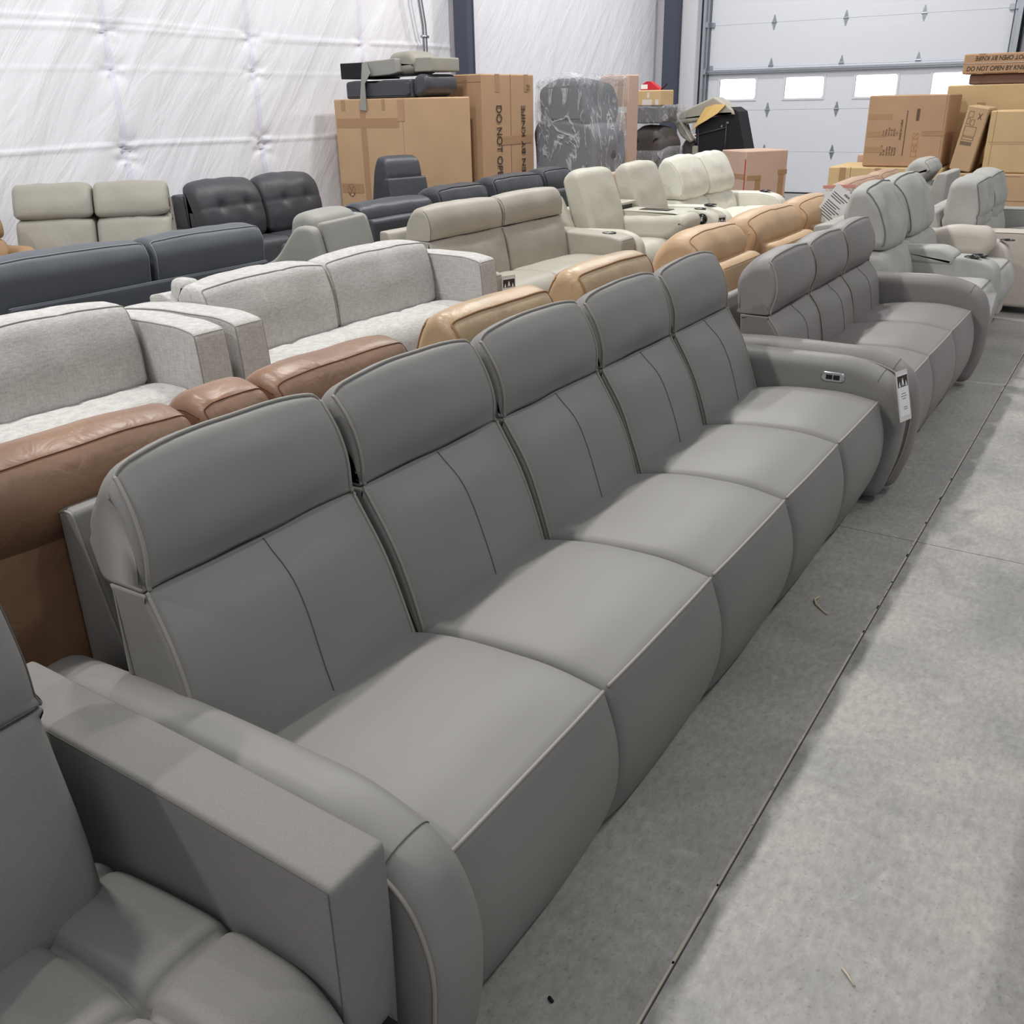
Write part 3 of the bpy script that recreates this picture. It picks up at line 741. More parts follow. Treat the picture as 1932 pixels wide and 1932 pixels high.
# ---- sofas seen from behind (they face away from the aisle)
def rear_sofa(label, X, ya, yb, heads, mat, headtop=.95, panel=.82, headx=(-.07, .19), pipe=None, style='box', tagp=None, wings=False, arms=True, armh=.6, seam=None, flatpanel=None, gap=.012, cat='sofa', depth=.92, name='leather_sofa', group=None):
    """X: world x of the rear; ya..yb world extents; faces -x. local x forward, local y = -(world y - Yc)"""
    Yc = (ya+yb)/2; t = thing(name, label, cat, (X, Yc, 0), PI)
    W = yb-ya
    L = lambda y: Yc-y
    x0, x1 = headx; ht = headtop
    P = [(.0, .05, .01), (-.0, panel-.01, .02), (.025, panel, .02), (.10, panel-.005, .03), (.22, .35, .03), (.22, .05, .02)]
    r = Loft(P, -W/2+.01, W/2-.01, .012, amp=.002, seed=X)
    ro = r.build('rear_panel', flatpanel or mat, t)
    for k, h in enumerate(heads):
        hy0, hy1 = h[0], h[1]; top = h[2] if len(h) > 2 else ht
        a, b = L(hy1)+gap/2, L(hy0)-gap/2
        if style == 'box':
            Hp = [(x0+.01, panel-.01, .03), (x0-.015, top-.07, .04), (x0+.02, top-.005, .03), (x0+(x1-x0)*.55, top+.014, .08), (x1-.02, top-.012, .05), (x1+.02, top-.09, .07), (x1+.04, panel-.12, .05), (x0+.09, panel-.12, .03)]
            ki, ks = 2, 4
        elif style == 'round':
            Hp = [(x0+.03, panel-.02, .03), (x0, top-.09, .08), (x0+.06, top+.0, .09), (x1-.05, top, .1), (x1+.02, top-.11, .09), (x1+.03, panel-.12, .05), (x0+.1, panel-.12, .03)]
            ki, ks = 2, 3
        hd = Loft(Hp, a, b, .04 if style == 'box' else .055, puff=.014, ez=1, ex=.55, amp=.007, freq=6, seed=k*2.3+X, seg=7)
        ho = hd.build('headrest', mat, t)
        if pipe:
            piping(rim(hd, 0, ki, .33, .002), pipe, ho, .0042)
            piping(hd.across(ks, .002), pipe, ho, .004)
            for e in (0, 1): piping(hd.side(ks, 5 if style != 'box' else 6, e, .33, .002), pipe, ho, .004)
        elif seam:
            ptsr = rim(hd, 0, ki, .33, .0008)
            piping(ptsr, M['thread'] if seam != 'tan' else M['brownline'], ho, .0015, 'seam')
            if seam == 'tan':
                stitches([(p[0]+.008, p[1], p[2]+.001) for p in hd.across(ki, .002, 30)], M['stitch'], ho, .011, .0011)
                for e in (0, 1):
                    piping(hd.side(ki, 4, e, .8, .0008), M['brownline'], ho, .0016, 'seam')
        # backrest cushion and seat behind
        bk = Loft([(.10, panel-.14, .03), (.24, panel-.1, .05), (.36, .42, .04), (.18, .42, .02)], a, b, .03, puff=.01, amp=.004, seed=k); bk.build('backrest', mat, t)
        st = Loft([(.24, .1, .02), (.24, .44, .04), (.6, .48, .15), (depth-.03, .47, .06), (depth, .3, .06), (depth-.03, .06, .03)], a, b, .03, puff=.01, amp=.004, seed=k+4); st.build('seat', mat, t)
    if arms:
        for (a, b) in ((-W/2-.08, -W/2+.0), (W/2, W/2+.08)):
            ar = Loft([(.08, .05, .02), (.06, armh, .04), (depth+.02, armh-.01, .06), (depth+.02, .05, .03)], a, b, .03, amp=.003, seed=a); ar.build('arm', mat, t)
    MB().box((.1, -W/2+.03, .02), (depth-.06, W/2-.03, .3)).build('base', M['shadowcloth'], t)
    return t
M['brownline'] = plain('dark_brown_seam', (104, 62, 44), .7)
rear_sofa('chestnut brown leather sofa with tan topstitching, behind the long grey sofa', -1.785, .55, 2.16,
          [(.62, 1.36), (1.375, 1.60), (1.615, 2.16)], M['brown'], .955, .83, (-.025, .155), None, 'box', seam='tan')
rear_sofa('camel leather sofa with two piped headrests, back to back with the long grey sofa', -1.785, 2.35, 3.86,
          [(2.37, 3.0), (3.2, 3.84, .985)], M['tan'], .965, .80, (-.025, .13), M['tanpipe'], 'box')
# honey sofa: three seats with wing shaped rear panels
def honey_sofa():
    Yc = 6.15; X = -1.785
    t = thing('leather_sofa', 'honey tan leather recliner sofa seen from behind, left of the warm grey three seat sofa', 'sofa', (X, Yc, 0), PI)
    L = lambda y: Yc-y
    m = M['tan2']
    for k, (a, b) in enumerate(((4.78, 5.50), (5.66, 6.56), (6.66, 7.46))):
        h = Loft([(.17, .70, .03), (.13, .84, .07), (.2, .925, .08), (.32, .93, .1), (.42, .82, .1), (.44, .6, .05), (.26, .6, .03)], L(b), L(a), .06, puff=.02, ez=1, ex=.55, amp=.01, freq=6, seed=k*3, seg=7)
        ho = h.build('headrest', m, t)
        piping(rim(h, 0, 2, .4, .002), M['tanpipe'], ho, .002, 'seam')
        p = Loft([(.0, .30, .02), (.03, .76, .02), (.07, .78, .02), (.16, .775, .02), (.25, .35, .02)], L(b-.05), L(a+.08), .02, amp=.003, seed=k)
        po = p.build('rear_panel', m, t)
        piping(p.across(1, .001), M['tanpipe'], po, .0018, 'seam')
        wgl = Loft([(.05, .30, .02), (.07, .68, .03), (.10, .70, .02), (.34, .73, .03), (.36, .3, .02)], L(b+.14), L(b-.04), .015, amp=.002, seed=k+9); wgl.build('shoulder', m, t)
        st = Loft([(.3, .1, .02), (.3, .44, .04), (.6, .48, .15), (.9, .47, .06), (.93, .3, .06), (.9, .06, .03)], L(b), L(a), .03, puff=.01, amp=.004, seed=k+4); st.build('seat', m, t)
    for (a, b) in ((L(4.76), L(4.62)), (L(7.76), L(7.62))):
        Loft([(.12, .05, .02), (.1, .58, .04), (.93, .57, .06), (.93, .05, .03)], min(a, b), max(a, b), .03, amp=.003).build('arm', m, t)
    MB().box((.02, L(7.6), .02), (.88, L(4.7), .31)).build('base', M['shadowcloth'], t)
honey_sofa()
rear_sofa('saddle brown leather sofa with two rolled headrests, behind the honey tan sofa', -1.9, 8.2, 10.1,
          [(8.22, 9.36), (9.38, 10.1)], M['salmon'], .925, .70, (.12, .38), None, 'round', seam='dark')
def tag_bag():
    t = thing('document_bag', 'clear zip bag with white printed papers hanging on the honey tan sofa back', 'bag')
    t.matrix_world = frame((-1.83, 7.0, 1.0), (.80, .6, 0), (-.03, .04, 1))
    MB().rbox((-.11, -.24, 0), (.11, .02, .003), .001).build('sleeve', M['film'], t)
    MB().rbox((-.115, -.0, -.001), (.115, .022, .005), .001).build('zip_strip', M['pinkzip'], t)
    R = Matrix.Rotation(math.radians(-38), 4, 'Z')
    MB().box((-.09, -.27, .004), (.09, -.01, .0055), R @ Matrix.Translation((.06, .03, 0))).build('paper', M['paper'], t)
    MB().box((-.1, -.22, .0032), (.08, -.02, .0042)).build('paper', M['paper'], t)
    mb = MB()
    for k in range(11):
        if k in (3,): continue
        mb.box((-.075, -.07-.016*k, .0056), (.06-.02*(k % 3), -.064-.016*k, .0062), R @ Matrix.Translation((.06, .03, 0)))
    mb.build('printed_lines', M['thread'], t)
    text('ASHLEY', .022, R @ Matrix.Translation((.06, .03, 0)) @ Matrix.Translation((.0, -.045, .0058)), M['ink'], t, bold=.0006)
tag_bag()

# ---- oatmeal linen sofas
def linen_sofa(label, ya, yb, cushions, X=-4.15, armw=.17, group='oatmeal linen sofas'):
    Yc = (ya+yb)/2; t = thing('linen_sofa', label, 'sofa', (X, Yc, 0)); m = M['oat']; L = lambda y: y-Yc
    for (a, b, e) in ((ya, ya+armw, 0), (yb-armw, yb, 1)):
        ar = Loft([(.0, .06, .01), (.0, .71, .02), (.3, .735, .2), (.68, .73, .1), (.80, .705, .03), (.82, .5, .1), (.81, .06, .02)], L(a), L(b), .014, amp=.003, puff=.004, seg=5, seed=a)
        ao = ar.build('arm', m, t)
        for e2 in (0, 1):
            piping(ar.side(1, 6, e2, .45, .0008), M['oatpipe'], ao, .003)
        piping(ar.across(4, .0006, 6), M['oatpipe'], ao, .0018, 'seam')
    n = len(cushions)-1
    bk = Loft([(.0, .06, .01), (.0, .74, .02), (.1, .76, .03), (.2, .72, .03), (.3, .3, .02), (.3, .06, .02)], L(ya+armw), L(yb-armw), .01, amp=.002); bo = bk.build('rear_panel', m, t)
    for k in range(n):
        a, b = L(cushions[k])+.004, L(cushions[k+1])-.004
        c = Loft([(.47, .44, .04), (.46, .62, .15), (.40, .80, .045), (.25, .81, .05), (.2, .74, .03), (.27, .44, .03)], a, b, .03, puff=.03, ez=1, ex=.6, amp=.008, freq=5, seed=k*5+ya, dents=[(None, a+(b-a)*.62, None, .02, .004)], seg=7)
        co = c.build('back_cushion', m, t)
        piping(rim(c, 0, 2, .35, .001), M['oatpipe'], co, .0035)
        piping(c.across(3, .001), M['oatpipe'], co, .0025)
    dents = []
    for k in range(3*n):
        y = L(ya+armw)+(yb-ya-2*armw)*(k+.5)/(3*n)
        for x in (.53, .68): dents.append((x, y, .47, .035, .016))
    s = Loft([(.28, .22, .02), (.28, .42, .04), (.55, .462, .15), (.73, .458, .07), (.79, .38, .05), (.79, .22, .02)], L(ya+armw)+.003, L(yb-armw)-.003, .02, puff=.008, amp=.012, freq=5, dents=dents, res=.022, yres=.03, seg=6)
    so = s.build('seat_cushion', m, t)
    MB().box((.02, L(ya)+.02, .05), (.78, L(yb)-.02, .25)).build('base', m, t)
    for x in (.08, .72):
        for y in (L(ya)+.09, L(yb)-.09): MB().cyl((x, y, 0), .022, .06, 12).build('leg', M['wood'], t)
    return t, Yc
ta, yca = linen_sofa('oatmeal linen sofa cut off by the left photo edge', .75, 2.79, [.92, 1.72, 2.60])
tb, ycb = linen_sofa('oatmeal linen sofa with two long back cushions, in front of the slate sofa', 2.83, 4.97, [3.0, 3.87, 4.79])
tb.rotation_euler.z = .012
t = tag(Loft([(.32, .60, .03), (.34, .80, .03), (.22, .80, .03), (.18, .60, .03)], 0, .10, .03, puff=.01, amp=.003).build('arm_pillow', M['oat'], None), 'small oatmeal bolster pillow leaning between arm and back cushion of the linen sofa', 'pillow')
t.location = (-4.22, 3.03, .02)
t.parent = None

# ---- taupe two seater with cup holder arm
def taupe_sofa():
    X = -4.42; Yc = 6.1
    t = thing('reclining_loveseat', 'warm taupe leather two seat sofa with cup holder arm, right of the linen sofa', 'sofa', (X, Yc, 0)); m = M['taupe']; L = lambda y: y-Yc
    for (a, b) in ((5.02, 5.19), (6.90, 7.14)):
        ar = Loft([(.05, .04, .02), (.05, .59, .02), (.3, .625, .05), (.85, .60, .03), (.975, .575, .04), (.98, .3, .1), (.96, .04, .03)], L(a), L(b), .02, amp=.002, puff=.004, seg=5); ao = ar.build('arm', m, t)
        piping(ar.across(4, .0006, 6), M['thread'], ao, .0015, 'seam')
    cupholder(.80, L(7.02), .605, t, .05)
    for k, (a, b) in enumerate(((5.14, 6.02), (6.04, 6.90))):
        a, b = L(a), L(b)
        l = Loft([(.50, .40, .03), (.485, .55, .12), (.455, .68, .08), (.425, .745, .015), (.22, .745, .02), (.25, .40, .02)], a, b, .035, puff=.02, ex=.4, nt=4, taper=(.747, .05), amp=.006, seed=k, seg=7); l.build('backrest', m, t)
        h = Loft([(.425, .748, .02), (.44, .82, .1), (.425, .90, .06), (.385, .958, .035), (.29, .955, .04), (.22, .85, .05), (.215, .748, .02)], a, b, .035, puff=.016, ez=1, ex=.4, nb=1, taper=(.747, .05), amp=.005, seed=k+2, seg=7); ho = h.build('headrest', m, t)
        for e in (0, 1): piping(h.side(0, 3, e, .4, .0008), M['thread'], ho, .0018, 'seam')
        s = Loft([(.3, .05, .02), (.3, .40, .04), (.6, .455, .2), (.88, .45, .09), (.96, .36, .09), (.95, .05, .03)], a, b, .025, puff=.008, amp=.005, seed=k+6, seg=7); s.build('seat', m, t)
    r = Loft([(.0, .04, .01), (.02, .80, .02), (.1, .80, .03), (.28, .3, .02), (.28, .04, .02)], L(5.1), L(6.95), .012, amp=.001); r.build('rear_panel', m, t)
    wg = Loft([(.08, .55, .02), (.1, .74, .04), (.28, .75, .04), (.32, .55, .03)], L(5.04), L(5.16), .03, amp=.003); wg.build('shoulder', m, t)
    MB().box((.1, L(5.1), .02), (.9, L(7.0), .3)).build('base', M['shadowcloth'], t)
taupe_sofa()
price_tag(frame((-3.41, 5.20, .56), (.35, .93, 0), (0, 0, 1)), 'price tag with black bear emblem on the left arm of the taupe leather sofa', .11, .24)

# ---- bone coloured theatre seats with console, ivory loveseat beyond
def theater():
    X = -4.42; Yc = 7.95
    t = thing('theater_seating', 'bone leather theater seat pair with folding console, right of the taupe sofa', 'sofa', (X, Yc, 0)); m = M['offwhite']; L = lambda y: y-Yc
    for k, (a, b) in enumerate(((7.26, 7.86), (8.2, 8.80))):
        a, b = L(a), L(b)
        s = Loft([(.3, .05, .02), (.3, .40, .04), (.6, .47, .2), (.94, .47, .1), (1.02, .36, .09), (1.0, .05, .03)], a+.0, b+(.03), .03, puff=.01, amp=.005, seed=k+6, seg=7); s.build('seat', m, t)
        bk = Loft([(.52, .42, .04), (.52, .6, .12), (.44, .85, .12), (.36, 1.03, .07), (.28, 1.05, .04), (.20, .98, .05), (.36, .42, .03)], a+.02, b+.04, .05, puff=.022, ez=1, ex=.6, amp=.007, freq=6, seed=k*4, seg=8); bo = bk.build('backrest', m, t)
        for e in (0, 1): piping(bk.side(0, 3, e, .5, .0008), M['creampipe'], bo, .0022, 'seam')
    # wing behind first seat, fabric between the backs
    wg = Loft([(.08, .30, .03), (.05, .86, .06), (.12, .90, .05), (.24, .86, .05), (.42, .5, .05), (.42, .3, .03)], L(7.14), L(7.26), .04, amp=.004, seg=6); wg.build('wing', m, t)
    md = Loft([(.1, .1, .03), (.12, .88, .02), (.18, .90, .02), (.36, .5, .03), (.4, .1, .03)], L(7.84), L(8.22), .02, amp=.012, freq=9, seg=5); md.build('middle_back', m, t)
    cb = Loft([(.36, .05, .02), (.36, .46, .02), (1.0, .46, .04), (1.04, .05, .03)], L(7.86), L(8.2), .012, amp=.002); cb.build('console_base', m, t)
    # fold-down console: soft pillow below, tray on top
    cp = Loft([(.36, .50, .04), (.40, .63, .05), (.85, .64, .06), (1.08, .66, .08), (1.12, .58, .06), (.95, .46, .14), (.5, .44, .08)], L(7.84), L(8.20), .05, puff=.02, amp=.008, freq=7, seg=7); co = cp.build('console_pillow', m, t)
    tr = Loft([(.44, .625, .01), (.44, .69, .01), (.96, .685, .02), (1.01, .67, .01), (.94, .63, .02)], L(7.90), L(8.18), .008, amp=0); to = tr.build('console_tray', m, t)
    MB().rbox((.60, L(7.97), .685), (.88, L(8.12), .6925), .003).build('tray_inset', M['plastic'], to, False, 'black tray inset')
    bx = MB().rbox((.30, L(7.88), .64), (.44, L(8.17), .73), .006).build('storage_box', M['plastic'], t, False, 'open black storage compartment')
    ld = Loft([(.25, .73, .01), (.25, .755, .012), (.47, .75, .012), (.47, .725, .01)], L(7.84), L(8.18), .01, amp=.001); ld.build('lid', m, t)
    for (a, b) in ((7.14, 7.26), (8.83, 9.0)):
        P = [(.4 if a < 8 else .1, .05, .02), (.4 if a < 8 else .1, .60, .03), (.85, .61, .1), (1.0, .55, .12), (1.04, .38, .12), (1.02, .05, .03)]
        ar = Loft(P, L(a), L(b), .03, amp=.002, puff=.005, seg=7); ao = ar.build('arm', m, t)
    cupholder(.80, L(8.91), .612, t, .05)
    mb = MB(); mb.cyl((.86, L(8.83)+.001, .53), .05, -.012, 26, 'y'); ct = mb.build('control_panel', M['plastic'], t, True, 'black oval control panel')
    MB().rbox((.85, L(8.83)-.016, .51), (.87, L(8.83)-.010, .55), .002).build('button', M['chrome'], ct)
    MB().box((.12, L(7.2), .02), (.96, L(8.95), .3)).build('base', M['shadowcloth'], t)
    r = Loft([(.0, .04, .01), (.02, .72, .02), (.1, .72, .03), (.28, .3, .02), (.28, .04, .02)], L(7.2), L(8.95), .012, amp=.001); r.build('rear_panel', m, t)
    price_tag(frame((X+1.055, 8.84, .57), (.55, .83, 0), (.05, -.03, 1)), 'price tag on the arm of the bone leather theater seats', .085, .19)
theater()
def ivory():
    X = -4.42; Yc = 9.95
    t = thing('reclining_loveseat', 'ivory leather loveseat with two cup holder arms, in front of the taped cardboard box', 'sofa', (X, Yc, 0)); m = M['cream']; L = lambda y: y-Yc
    for k, (a, b) in enumerate(((9.11, 9.81), (9.83, 10.54))):
        a, b = L(a), L(b)
        s = Loft([(.3, .05, .02), (.3, .42, .04), (.5, .45, .15), (.74, .49, .2), (1.0, .50, .14), (1.08, .36, .12), (1.02, .05, .03)], a, b, .04, puff=.025, amp=.01, freq=5, seed=k+6, dents=[(.74, None, .48, .03, .03)], seg=8); s.build('seat', m, t)
        l = Loft([(.58, .40, .05), (.58, .52, .1), (.5, .655, .06), (.25, .655, .02), (.25, .40, .02)], a, b, .04, puff=.02, amp=.007, seed=k, seg=6, dents=[(None, (a+b)/2, None, .02, .012)]); l.build('backrest', m, t)
        dents = [(None, a+(b-a)*.33, None, .016, .008), (None, a+(b-a)*.67, None, .016, .008)]
        h = Loft([(.52, .665, .06), (.53, .78, .15), (.46, .95, .12), (.37, 1.045, .05), (.30, 1.05, .04), (.23, .95, .05), (.33, .665, .03)], a, b, .05, puff=.022, ez=1, ex=.35, amp=.009, freq=7, seed=k+2, dents=dents, seg=8); ho = h.build('headrest', m, t)
        for e in (0, 1): piping(h.side(0, 3, e, .5, .0008), M['creampipe'], ho, .002, 'seam')
    for (a, b) in ((9.01, 9.13), (10.56, 10.76)):
        ar = Loft([(.1, .05, .02), (.1, .62, .03), (.85, .63, .1), (1.04, .58, .14), (1.09, .4, .12), (1.08, .05, .03)], L(a), L(b), .03, amp=.002, puff=.006, seg=8); ao = ar.build('arm', m, t)
        piping(ar.side(1, 5, 0, .5, .0008), M['creampipe'], ao, .002, 'seam')
        cupholder(.84, L((a+b)/2), .637, t, .055)
    r = Loft([(.0, .04, .01), (.02, .80, .02), (.1, .80, .03), (.28, .3, .02), (.28, .04, .02)], L(9.1), L(10.7), .012, amp=.001); r.build('rear_panel', m, t)
    MB().box((.1, L(9.1), .02), (.96, L(10.7), .3)).build('base', M['shadowcloth'], t)
ivory()

# ---- row 4: slate sofa, pale recliner, dark sectional, all from behind
rear_sofa('slate blue grey sofa with two long headrests, in front of the putty loveseat', -4.62, 2.5, 4.27,
          [(2.46, 3.40), (3.42, 4.25)], M['slate'], .925, .60, (.0, .24), M['slatepipe'], 'box', arms=False)
sl = MB(); 
def slate_rail():
    p = [o for o in bpy.data.objects if o.get('label', '').startswith('slate blue')][0]
    r = Loft([(-.035, .50, .012), (-.035, .715, .02), (-.0, .715, .015), (.02, .50, .01)], -.85, .85, .012, amp=0)
    ro = r.build('rear_rail', M['slate'], p)
    piping(r.side(1, 2, 1, .5, .001)+r.side(2, 3, 1, .5, .001)[1:], M['slatepipe'], ro, .003)
    piping(r.across(1, .001), M['slatepipe'], ro, .002)
slate_rail()
def pale_recliner():
    t = thing('recliner', 'pale grey leather recliner seen from behind, between the slate sofa and the dark sectional', 'recliner', (-4.68, 5.1, 0), PI+math.radians(12)); m = M['ltgrey']
    sh = Loft([(-.02, .08, .02), (-.03, .6, .1), (.03, .875, .02), (.09, .87, .03), (.24, .4, .05), (.24, .08, .02)], -.30, .26, .02, amp=.002, seg=6); so = sh.build('shell', m, t)
    wg = Loft([(.0, .08, .03), (-.0, .6, .1), (.06, .85, .05), (.2, .86, .06), (.40, .62, .08), (.62, .56, .1), (.8, .5, .08), (.8, .08, .03)], .26, .36, .03, amp=.003, seg=7); wo = wg.build('wing', m, t)
    wg = Loft([(.0, .08, .03), (-.0, .6, .1), (.06, .87, .05), (.2, .88, .06), (.40, .62, .08), (.62, .56, .1), (.8, .5, .08), (.8, .08, .03)], -.40, -.30, .03, amp=.003, seg=7); wg.build('wing', m, t)
    hd = Loft([(.08, .82, .03), (.10, .90, .04), (.2, .935, .09), (.3, .90, .08), (.34, .7, .06), (.14, .7, .03)], -.29, .25, .05, puff=.015, amp=.004, seg=7); hd.build('headrest', m, t)
    st = Loft([(.22, .1, .02), (.22, .44, .04), (.6, .48, .15), (.82, .46, .08), (.84, .1, .03)], -.29, .25, .03, puff=.01, amp=.004); st.build('seat', m, t)
    MB().cyl((.4, 0, 0), .24, .1, 24).build('swivel_base', M['blacksteel'], t, True)
pale_recliner()
def dark_sectional():
    X = -5.12; ya, yb = 5.85, 9.25; Yc = (ya+yb)/2; t = thing('sectional_sofa', 'dark charcoal leather sectional seen from behind, between pale recliner and tall boxes', 'sofa', (X, Yc, 0), PI)
    L = lambda y: Yc-y; m = M['dark']
    for k, (a, b, top, st) in enumerate(((5.88, 6.82, .88, 0), (6.88, 7.62, .905, 1), (7.75, 8.62, .93, 1), (8.66, 9.2, .945, 1))):
        if st == 0: P = [(.10, .74, .03), (.12, .84, .1), (.25, top, .1), (.37, top-.05, .1), (.40, .65, .05), (.2, .65, .03)]; ki = 2
        else: P = [(.07, .74, .03), (.07, top-.09, .05), (.11, top-.01, .03), (.24, top+.012, .08), (.35, top-.03, .07), (.42, .65, .05), (.2, .65, .03)]; ki = 2
        h = Loft(P, L(b), L(a), .05, puff=.015, ez=1, ex=.55, amp=.008, freq=6, seed=k, seg=7); ho = h.build('headrest', m, t)
        if st: piping(rim(h, 0, ki, .35, .002), M['darkpipe'], ho, .006); piping(h.across(4, .002), M['darkpipe'], ho, .005)
        else: piping(h.side(0, 3, 1, .45, .002), M['darkpipe'], ho, .006)
        pn = Loft([(.0, .05, .02), (-.0, .74, .02), (.03, .765, .02), (.12, .75, .03), (.24, .3, .02), (.24, .05, .02)], L(b)+.005, L(a)-.005, .015, amp=.003, seed=k); pn.build('rear_panel', m, t)
        s = Loft([(.24, .1, .02), (.24, .44, .04), (.6, .47, .15), (.88, .46, .06), (.9, .06, .03)], L(b), L(a), .03, puff=.01, amp=.004, seed=k+4); s.build('seat', m, t)
    Loft([(.08, .05, .02), (.06, .56, .04), (.92, .55, .06), (.92, .05, .03)], L(5.85), L(5.72), .03, amp=.003).build('arm', m, t)
    Loft([(.08, .05, .02), (.06, .56, .04), (.92, .55, .06), (.92, .05, .03)], L(9.4), L(9.26), .03, amp=.003).build('arm', m, t)
dark_sectional()

# ---- row 5: against the sheeting
def putty():
    # corners of the back top about (-7.9, 4.6) and (-7.0, 5.45)
    t = thing('reclining_loveseat', 'putty grey leather loveseat with two tall backs, standing against the white sheeting', 'sofa', (-7.62, 5.22, 0), math.radians(-45)); m = M['love']
    for k, (a, b) in enumerate(((-.62, -.005), (.005, .60))):
        l = Loft([(.56, .35, .05), (.5, .6, .15), (.43, .77, .05), (.22, .79, .03), (.3, .35, .03)], a, b, .045, puff=.02, amp=.007, seed=k, seg=7, dents=[(None, (a+b)/2, None, .008, .006)]); l.build('backrest', m, t)
        h = Loft([(.44, .79, .06), (.42, .9, .1), (.34, 1.03, .06), (.26, 1.05, .05), (.2, 1.0, .05), (.22, .79, .05)], a, b, .045, puff=.014, amp=.009, freq=8, seed=k+3, seg=7); h.build('headrest', m, t)
        s = Loft([(.3, .05, .02), (.3, .42, .04), (.48, .47, .12), (.60, .47, .06), (.62, .05, .03)], a, b, .03, puff=.01, amp=.005, seed=k, seg=6); s.build('seat', m, t)
    r = Loft([(.0, .04, .01), (.06, .9, .02), (.22, .92, .03), (.32, .3, .02), (.3, .04, .02)], -.61, .59, .012, amp=.001); r.build('rear_panel', m, t)
putty()
def tufted_black():
    X = -7.95; Yc = 6.85
    t = thing('tufted_loveseat', 'charcoal button tufted loveseat with dark wood arm, in front of the white sheeting', 'sofa', (X, Yc, 0)); m = M['black']
    for k, (a, b) in enumerate(((-.80, -.01), (.01, .80))):
        dents = [(None, a+(b-a)*f, .74, .05, .03) for f in (.3, .7)]+[(None, None, .74, .012, .01)]
        l = Loft([(.62, .44, .06), (.63, .6, .15), (.60, .74, .1), (.56, .88, .12), (.44, .96, .08), (.33, .93, .06), (.36, .44, .05)], a, b, .07, puff=.035, amp=.012, freq=7, seed=k, res=.02, yres=.02, dents=dents, seg=7); l.build('back_cushion', m, t)
        s = Loft([(.3, .16, .02), (.3, .40, .04), (.6, .44, .15), (.92, .43, .07), (.95, .16, .03)], a, b, .03, puff=.01, amp=.005, seed=k, seg=6); s.build('seat', m, t)
    Loft([(.1, .14, .02), (.12, .80, .03), (.22, .86, .03), (.36, .84, .04), (.4, .2, .02)], -.80, .80, .02, amp=.004).build('rear_panel', m, t)
    for s in (-1, 1):
        mb = MB(); mb.rbox((.10, s*.85-.05, .52), (1.0, s*.85+.05, .565), .01); mb.rbox((.14, s*.85-.02, .0), (.20, s*.85+.02, .78), .006); mb.rbox((.88, s*.85-.02, 0), (.94, s*.85+.02, .53), .006); mb.rbox((.14, s*.85-.015, .16), (.9, s*.85+.015, .22), .005)
        mb.build('wooden_arm', M['wood'], t, False, 'dark wooden arm')
tufted_black()
def olive():
    t = thing('armchair', 'olive brown leather chair cut off by the left edge beside the white sheeting', 'armchair', (-7.9, 3.55, 0), math.radians(-8)); m = M['olive']; t.location.y = 3.87
    l = Loft([(.5, .35, .04), (.45, .6, .1), (.40, .69, .03), (.2, .69, .03), (.26, .35, .02)], -.28, .40, .04, puff=.02, amp=.004); l.build('backrest', m, t)
    h = Loft([(.41, .70, .05), (.42, .8, .08), (.34, .93, .06), (.22, .93, .06), (.2, .70, .04)], -.28, .40, .04, puff=.02, amp=.004); h.build('headrest', m, t)
    s = Loft([(.2, .05, .02), (.2, .42, .04), (.8, .44, .06), (.85, .05, .03)], -.28, .36, .03, puff=.01, amp=.004); s.build('seat', m, t)
    for (a, b) in ((-.44, -.29), (.37, .52)): Loft([(.1, .05, .02), (.1, .62, .05), (.66, .65, .08), (.7, .05, .04)], a, b, .06, amp=.003).build('arm', m, t)
olive()
def dark_recliner():
    t = thing('recliner', 'single charcoal recliner with raised headrest, in front of the left cardboard box', 'recliner', (-6.16, 7.72, 0), PI-math.radians(14)); m = M['dark']
    Loft([(-.0, .10, .02), (.03, .6, .1), (.1, .925, .02), (.17, .93, .03), (.28, .4, .05), (.26, .10, .02)], -.24, .24, .02, amp=.002, seg=6).build('shell', m, t)
    Loft([(.16, .7, .03), (.13, .95, .03), (.17, 1.10, .06), (.3, 1.13, .06), (.37, 1.0, .06), (.5, .4, .05), (.3, .35, .03)], -.22, .22, .035, puff=.01, amp=.003, seg=7).build('backrest', m, t)
    Loft([(.3, .1, .02), (.3, .44, .04), (.5, .47, .15), (.66, .46, .08), (.68, .1, .03)], -.25, .25, .03, puff=.01, amp=.004).build('seat', m, t)
    for (a, b) in ((-.38, -.26), (.26, .38)): Loft([(.2, .05, .02), (.2, .55, .05), (.68, .55, .08), (.68, .05, .04)], a, b, .04, amp=.003).build('arm', m, t)
    MB().cyl((.45, 0, 0), .22, .1, 24).build('swivel_base', M['blacksteel'], t, True)
dark_recliner()

# ---- sage suede recliners on the right
def sage_back(t, a, b, m, pipe, seed, x0=.0, z=1.07):
    d = z-1.07
    cx = (a+b)/2
    dents = [(None, a+(b-a)*.3, .93, .06, .012), (None, a+(b-a)*.7, .93, .06, .012)]
    l = Loft([(.56+x0, .42, .04), (.54+x0, .56, .12), (.49+x0, .68, .05), (.24, .69, .03), (.34, .42, .02)], a, b, .045, puff=.02, amp=.008, seed=seed, seg=7); l.build('backrest', m, t)
    h = Loft([(.48+x0, .70, .06), (.475+x0, .82, .12), (.40+x0, .98+d, .08), (.33+x0, 1.06+d, .03), (.24+x0, 1.05+d, .04), (.20, .9, .05), (.28, .70, .03)], a, b, .045, puff=.03, ez=1, ex=.5, amp=.012, freq=7, seed=seed+2, dents=dents, seg=8); ho = h.build('headrest', m, t)
    piping(rim(h, 0, 3, .4, .002), pipe, ho, .0045)
